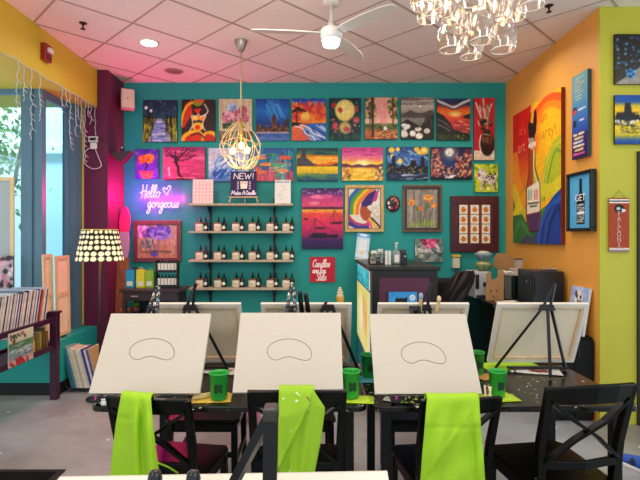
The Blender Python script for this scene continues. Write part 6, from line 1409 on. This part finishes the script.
for k, (zz, c, lab) in enumerate(((0, '#6a7a4a', 'lower green patterned bowl stacked on the printer'), (.105, '#6a8288', 'upper blue grey bowl stacked on the printer'))):
    tt = thing('patterned_bowl', lab, 'bowl', (X(483.5, 4.87), 4.87, CT + .003 + h_ + zz))
    bmx = mat('bowl_' + c[1:], c, .45, mottle=.45, scale=14)
    MB().lathe([(.045, 0), (.05, .004), (.085, .05), (.088, .075), (.08, .075), (.074, .05), (.04, .012)], n=30).build('bowl_body', bmx, tt); MB().ball((0, 0, .072), .07, 16, 8, (1, 1, .38)).build('bowl_filling', mat('bowl_fill_' + c[1:], ('#b8ac7a', '#a8a898')[k], .6, mottle=.4, scale=20), tt)
kr = mat('brown_cardboard', '#a87c4c', .8, mottle=.06, scale=14)
def cut(name, label, pxs, d, th=.008, m=kr, cat='cut-out', base=None):
    tt = thing(name, label, cat, (0, 0, 0)); c = [P(a, b_, d) for a, b_ in pxs]
    vs = [v_ for v_ in c] + [v_ + Vector((0, th, 0)) for v_ in c]; n = len(c)
    MB().add(vs, [tuple(range(n)), tuple(range(2 * n - 1, n - 1, -1))] + [(i, i + n, (i + 1) % n + n, (i + 1) % n) for i in range(n)]).build('card_sheet', m, tt)
    return tt
hx = cut('hexagon_cardboard', 'brown hexagonal cardboard shape standing above the work counter', [(494.5, 258), (497, 253.5), (508, 253.5), (512.5, 258), (513, 263), (509, 269), (496, 269), (493.5, 264)], 5.0)
MB().bar(P(504, 269, 5.01), Vector((X(504, 5.01), 5.01, CT + .001)), .02, .008).bb(X(504, 5) - .04, X(504, 5) + .04, 4.97, 5.05, CT + .001, CT + .008).build('prop_stick', kr, hx)
br = cut('bear_cardboard_shape', 'brown cardboard shape with two ears leaning on the work counter', [(486, 300.5), (485.5, 290), (487, 283), (486.5, 274), (489, 271.5), (491, 274), (491.5, 279), (495, 279.5), (498, 277), (498, 271), (501, 269), (504, 271), (504, 282), (503.5, 292), (504, 300.5)], 4.58)
BF = MB()
for q_ in ((491, 291), (497, 291)): BF.ball(P(q_[0], q_[1], 4.577), .012, 10, 6, (1, .2, 1))
BF.tube(smooth_path([P(492, 295.5, 4.577), P(494.5, 297, 4.577), P(497, 295.5, 4.577)], 4), .004, 5).build('drawn_face', mat('dark_brown_ink', '#7a5230', .7), br)
def carton(name, label, px0, py0, px1, d, m, dep=.1, cat='box', z0=None, lid=None):
    z0 = CT + .001 if z0 is None else z0
    tt = thing(name, label, cat, (X((px0 + px1) / 2, d), d, z0)); a = (px1 - px0) * d / F / 2; h = Z(py0, d) - z0
    MB().bb(-a, a, 0, dep, 0, h - .013).build('box_body', m, tt, bevel=.003); MB().bb(-a - .003, a + .003, -.003, dep + .003, h - .0125, h).build('box_lid', lid or m, tt, bevel=.002)
    return tt, h
carton('black_bottle_box', 'tall black box between the cut-outs and the fridge', 514, 276, 519.5, 4.75, mat('black_plastic', '#121014', .35), .08)
_, hA = carton('white_carton', 'white carton behind the cardboard shapes on the work counter', 506, 268.5, 518, 5.12, mat('white_carton', '#d4ccc0', .7), .1)
_, hB = carton('small_tin', 'small grey and white tin standing on the white carton', 516.5, 258.5, 522.5, 5.14, mat('grey_white_tin', '#b4aea4', .4), .06, 'tin', Z(268.5, 5.12) + .002, lid=mat('dark_tin_lid', '#5a5450', .4))
carton('grey_slotted_box', 'narrow grey slotted box between the cardboard shapes', 505, 275.5, 511.5, 4.68, mat('grey_slotted_plastic', '#5c564f', .5), .07)
crm = mat('crumpled_white_tissue', '#ded6cc', .8)
tt = thing('crumpled_tissue', 'crumpled white tissue bunched between the cardboard shapes', 'tissue', (X(508.5, 4.70), 4.715, Z(275.5, 4.68) + .003)); rr = random.Random(9)
mb = MB()
for k in range(14):
    c = Vector((rr.uniform(-.04, .05), rr.uniform(-.012, .02), rr.uniform(.0, .03) + .012)); mb.ball(c, rr.uniform(.010, .018), 7, 5, (1.2, .8, .7))
mb.build('tissue_body', crm, tt)
tt = thing('loose_papers', 'loose pale papers lying along the front edge of the work counter', 'paper', (X(506, 4.45), 4.43, CT + .001))
MB().bb(-.09, .06, -.04, .05, 0, .008).build('lower_sheet', mat('pale_pink_paper', '#dcc0b0', .7), tt); MB().box((.03, .0, .012), (.12, .06, .006), Matrix.Rotation(.3, 3, 'Z')).build('upper_sheet', mat('cream_sheet', '#e4dcc8', .7), tt)
# low black cabinet with a leaning painting
t = thing('low_black_cabinet', 'low black cabinet against the orange wall below the leaning painting', 'cabinet', (1.95, 3.93, 0)); cz = .685
MB().bb(0, RX - .012 - 1.95, .02, .36, 0.003, cz).build('cabinet_body', blk, t, bevel=.004)
for k in range(2): dd = MB().bb(.006 + k * .163, .163 + k * .163, 0, .018, .03, cz - .02).build('door', blk, t); MB().box((.14 + k * .06, -.006, cz - .12), (.012, .012, .06)).build('handle', mat('black_plastic', '#121014', .35), dd)
DG = R_(40, 56).g([(0, '#a8c4ec'), (.5, '#90b0e4'), (1, '#7c9cd8')]).dabs(50, 0, 0, 1, 1, .1, ['#b8cef0', '#88a8e0', '#cfdcf4', '#9ab4e8'], .7).e(.46, .26, .22, .16, '#eceae6').e(.36, .22, .05, .04, '#1c1a20').e(.58, .22, .05, .04, '#1c1a20').e(.3, .16, .06, .06, '#4a3a34').e(.6, .34, .06, .06, '#5a3a34').e(.46, .31, .05, .03, '#2a2224').dabs(14, .26, .4, .66, .8, .06, ['#e4e6ec', '#c0cce4']).nz()
o = art_mesh('leaning_canvas_painting', DG, .27, .40, .02, PM, None, '#dcdcd8')
al = .16; o.rotation_euler = Euler((-al, 0, -PI / 2), 'XYZ'); o.location = (2.225 + .01, 4.09, cz + .005 + .2 * math.cos(al))
tag(o, 'light blue painting of a white dog face leaning on the orange wall', 'painting')
# ================================================================== record rack by the windows
rk_m = mat('plum_rack_wood', '#3c1030', .4, mottle=.1, scale=8)
RXF = -2.43; ra0, ra1 = 3.1, 4.47              # front face of the rack, its run in depth
t = thing('record_rack', 'plum wooden rack of record sleeves standing by the windows', 'rack', (RXF, 0, 0))
up, lo = 0.775, .49
for y_ in (ra0 + .02, ra1):
    for x_ in ((0, -.34) if y_ < ra1 else (0,)):
        pz = .80 if x_ == 0 else 1.02
        pst = MB().bb(x_ - .035, x_ + .03, y_ - .032, y_ + .032, 0.002, pz).build('post', rk_m, t, bevel=.004)
        MB().bb(x_ - .048, x_ + .043, y_ - .045, y_ + .045, pz, pz + .022).build('post_cap', rk_m, pst, bevel=.004)
for z_ in (up - .05, lo - .02):
    MB().bb(-.01, .012, ra0 + .053, ra1 - .033, z_, z_ + .045).build('front_rail', rk_m, t); MB().bb(-.35, -.33, ra0 + .053, ra1 - .033, z_, z_ + .045).build('back_rail', rk_m, t)
    MB().bb(-.329, -.011, ra0 + .053, ra1 - .033, z_ + .005, z_ + .02).build('bin_floor', rk_m, t)
for y_ in (ra0 + .02, ra1):
    MB().bb(-.30, -.036, y_ - .015, y_ + .015, up - .05, up + .03).build('end_rail', rk_m, t); MB().bb(-.30, -.036, y_ - .015, y_ + .015, lo - .02, lo + .04).build('end_rail', rk_m, t)
MB().bb(-.01, .012, 3.80, 3.86, lo + .026, up - .051).build('divider_post', rk_m, t)
cols = ['#d8d2cc', '#1c1c28', '#e4dcd4', '#b4a8a8', '#e8e4e0', '#2a2c4a', '#c8bcb4', '#dcd8d8', '#8a7f80', '#ece6e0', '#2448a0', '#d0c4bc', '#1a1a20', '#e0dad6', '#c0b0b0', '#e6dfd8']
rr = random.Random(11); y_ = ra0 + .10; z_ = up - .05 + .021; k = 0
sp_ = {}
while y_ < ra1 - .13:
    th = rr.uniform(.012, .02); h_ = .305 + rr.uniform(-.01, .008); ln = rr.uniform(.10, .14)
    c = cols[k % len(cols)]; lab = 'record sleeve standing upright in the plum rack, one of the tight row'; g_ = 'record sleeves in the plum rack'
    if ra1 - .25 < y_ < ra1 - .225: c, lab, th = '#c8432c', 'orange-red record sleeve in the plum rack, the only one of its colour', .026
    elif y_ < ra0 + .22: c = ('#d8c84a', '#e4dcd4', '#1c2a4a')[k % 3]
    y_ += th * .53
    t = thing('record_sleeve', lab, 'record', (RXF - .02, y_, z_), 0, g_ if c != '#c8432c' else None)
    sm = mat('sleeve_' + c[1:], c, .5, mottle=.18, scale=26)
    R = Matrix.Rotation(-.24, 3, 'X')
    mb = MB(); mb.box((-.15, .13 * 0 + math.sin(.24) * h_ / 2, h_ / 2 * math.cos(.24) + .003), (.30, th * .82, h_), R); mb.build('sleeve', sm, t)
    ec = mat('sleeve_top_' + ('a', 'b', 'c')[k % 3], ('#9cc4e4', '#cfdbe8', '#5a9cd0')[k % 3], .35)
    MB().box((-.15, math.sin(.24) * h_, h_ * math.cos(.24) + .0045), (.296, th * .8, .002), R).build('top_edge', ec, t)
    y_ += th * .53; k += 1
# lower tier: a face-out sleeve, a yellow bottle and small books
zl = lo + .0015
CV = R_(50, 50).g([(0, '#d8d0bc'), (.3, '#c8c4b0'), (.34, '#4a7a4a'), (.5, '#5a8a5c'), (.55, '#8aa0ac'), (.75, '#6a848c'), (.8, '#b89a94'), (1, '#c8b8ac')]).hs(30, .05, .36, .8, .75, .03, ['#9cb4bc', '#3c5a48', '#c8d0d0'], .15)
CV.hs(16, .05, .06, .85, .26, .05, ['#2a2a28', '#8a3a34', '#3a4a38'], .08, .9, 1.2).hs(26, .06, .78, .8, .96, .05, ['#b8202c', '#c83a3c', '#8a1a24'], .1, .9, 1.0).hs(10, .2, .55, .8, .7, .02, ['#f0ece4'], .1)
wd = lambda a: abs(RXF) * F / (CX - a)
t = thing('comic_cover_sleeve', 'face-out sleeve with green and red cover art on the lower rack tier', 'record', (RXF + .025, (wd(5) + wd(30)) / 2, zl + .002 - .0), PI / 2)
w_ = wd(30) - wd(5); o = art_mesh('front_cover', CV, w_, .27, .006, PM, t, '#c8c0b0'); o.location = (0, -.0, .137 - .0); t.location.z = lo - .01
MB().bb(-w_ / 2 + .01, w_ / 2 - .01, .004, .008, .0, .26).build('inner_board', mat('pale_board', '#cfc8bc', .7), t)
t = thing('yellow_squeeze_bottle', 'tall yellow bottle on the lower rack tier', 'bottle', (RXF - .05, 4.172, zl + .0005))
MB().lathe([(.030, 0), (.034, .01), (.031, .1), (.02, .16), (.012, .18), (.012, .19)], n=20).build('bottle_body', mat('bright_yellow_plastic', '#e0ac14', .4), t); MB().lathe([(.013, .1905), (.011, .21)], n=14).build('cap', mat('amber_cap', '#b87a1c', .4), t)
for k, (a, c, lab, hh) in enumerate(((38.5, '#7a6a3a', 'olive booklet on the lower rack tier', .17), (41.0, '#a8883c', 'mustard booklet on the lower rack tier', .17), (44.5, '#6a5a2c', 'dark olive patterned booklet on the lower rack tier', .20), (47.6, '#8a5a30', 'brown booklet at the post end of the lower rack tier', .16))):
    t = thing('small_booklet', lab, 'book', (RXF - .03, 2.46 * F / (CX - a), zl), .0, 'booklets on the lower rack tier')
    MB().bb(-.15, -.002, -.016, .016, 0, hh).build('cover', mat('booklet_' + c[1:], c, .6, mottle=.4, scale=40), t, bevel=.002); MB().bb(-.146, -.004, -.012, .012, hh, hh + .002).build('page_edge', mat('cream_pages', '#e0d4b8', .8), t)
# canvases stored in the window bay
def stretcher(label, x0, x1, z0, z1, y_, bars, name='leaning_stretched_canvas', rz=0, lean=.0):
    w_ = x1 - x0; t = thing(name, label, 'canvas', ((x0 + x1) / 2, y_, z0), rz, None, -lean); a = w_ / 2; h = z1 - z0
    MB().bb(-a, a, .012, .018, 0, h).build('canvas_cloth', mat('stored_canvas_cloth', '#eedcb8', .8, mottle=.05, scale=10), t)
    mb = MB()
    for (p0, p1, q0, q1) in ((-a, a, h - .035, h), (-a, a, 0, .035), (-a, -a + .035, .035, h - .035), (a - .035, a, .035, h - .035)): mb.bb(p0, p1, 0, .0118, q0, q1)
    mb.build('stretcher_frame', wood('honey_stretcher_bar', '#dcb884', '#ead0a0', .6), t)
    MB().bb(-a + .036, a - .036, 0, .0118, h * bars - .02, h * bars + .02).build('cross_bar', wood('honey_stretcher_bar', '#dcb884', '#ead0a0', .6), t)
    return t
# two stretchers leaning against the side pane, seen at an angle: local -y faces the room
def side_stretcher(label, ya, yb, z1, xo, bars):
    w_ = yb - ya; t = stretcher(label, -w_ / 2, w_ / 2, .523, z1, 0, bars, rz=PI / 2, lean=.02); t.location = (xo, (ya + yb) / 2, .5235)
side_stretcher('pale wooden canvas stretcher leaning in the window bay, nearer the pane edge', 4.565, 4.725, Z(254.5, 4.6), -2.575, .52)
side_stretcher('pale wooden canvas stretcher leaning in the window bay, nearer the plum pillar', 4.73, 4.985, Z(255.5, 4.9), -2.545, .52)
stretcher('tall grey stretched canvas leaning against the end window', -3.5, X(13, 4.61), .523, Z(177, 4.61), 4.618, .5).children[0].data.materials[0] = mat('grey_canvas_cloth', '#aab2b4', .8)
FL = R_(60, 70, '#b8a8ac', ss=2).dabs(260, 0, 0, 1, 1, .035, ['#2a2228', '#c87a94', '#e8d8d8', '#8a3a54', '#3a3038', '#d8a8b4']).nz()
t = thing('floral_panel', 'pink and black floral panel standing below the end window', 'panel', (-3.16, 4.59, .523), 0, rx=0.0)
o = art_mesh('printed_front', FL, .64, Z(255.5, 4.59) - .525, .012, PM, t, '#3a3036'); o.location = (-.02 + (X(13.5, 4.59) + 3.16 - .30), 0, (Z(255.5, 4.59) - .525) / 2 + .001)
# books in a black scroll rack on the floor
t = thing('wire_book_rack', 'black wrought iron scroll rack holding a row of books on the floor', 'rack', (-2.27, 4.66, 0)); iron = mat('black_iron', '#101014', .45)
mb = MB()
for yy in (-.0, .2): mb.tube(smooth_path([(-.20, yy, .3), (-.165, yy, .08), (-.1, yy, .035), (.1, yy, .03), (.28, yy, .03), (.36, yy, .07)], 5), .006, 6).tube([(-.1, yy, .035), (-.1, yy, .004)], .006, 6).tube([(.28, yy, .03), (.28, yy, .004)], .006, 6)
mb.build('rails', iron, t)
mb = MB().tube(smooth_path([(-.20, 0, .3), (-.235, .0, .46), (-.235, .05, .515), (-.23, .1, .53), (-.23, .15, .515), (-.235, .2, .46), (-.20, .2, .3)], 5), .007, 6)
for k in range(3): mb.tube(smooth_path([(-.22, .03 + .05 * k, .40), (-.23, .05 + .05 * k, .45), (-.23, .075 + .05 * k, .44), (-.22, .06 + .05 * k, .41)], 5), .004, 5)
mb.build('scroll_end', iron, t)
bks = [('#2a6a74', .035, .30, 'dark teal book at the scroll end of the iron rack'), ('#3a8ab0', .022, .285, 'blue book in the iron rack, second from the scroll end'), ('#d8cbb0', .03, .28, 'cream book next to the blue one in the iron rack'), ('#e4dccc', .022, .275, 'pale ivory book in the iron rack'), ('#c8bca8', .024, .27, 'greyish cream book in the iron rack'), ('#e8e2d6', .03, .27, 'thick white book in the middle of the iron rack'), ('#d0c8c0', .02, .265, 'light grey book in the iron rack'), ('#3a3c8a', .026, .275, 'indigo book in the iron rack'), ('#e0d8d0', .02, .265, 'thin white book after the indigo one in the iron rack'), ('#4a5aa8', .022, .27, 'medium blue book in the iron rack'), ('#c89a6a', .045, .28, 'thick tan book at the open end of the iron rack')]
x_ = -2.27 - .105; le = .26
for c, th, hh, lab in bks:
    hh *= 1.42; th *= 1.05
    t = thing('rack_book', lab, 'book', (x_, 4.655, .046), 0, 'books in the iron scroll rack'); R = Matrix.Rotation(-le, 3, 'Y')
    cx0 = -math.sin(le) * hh / 2 + th / 2
    cm = mat('book_' + c[1:], c, .55, mottle=.12, scale=18)
    MB().box((cx0, .1, hh / 2 * math.cos(le)), (th * .9, .2, hh), R).build('cover', cm, t)
    MB().box((cx0 - math.sin(le) * hh / 2, .1, hh * math.cos(le) + .0012), (th * .7, .19, .002), R).build('page_edge', mat('cream_pages', '#e0d4b8', .8), t)
    x_ += th * .94 / math.cos(le)
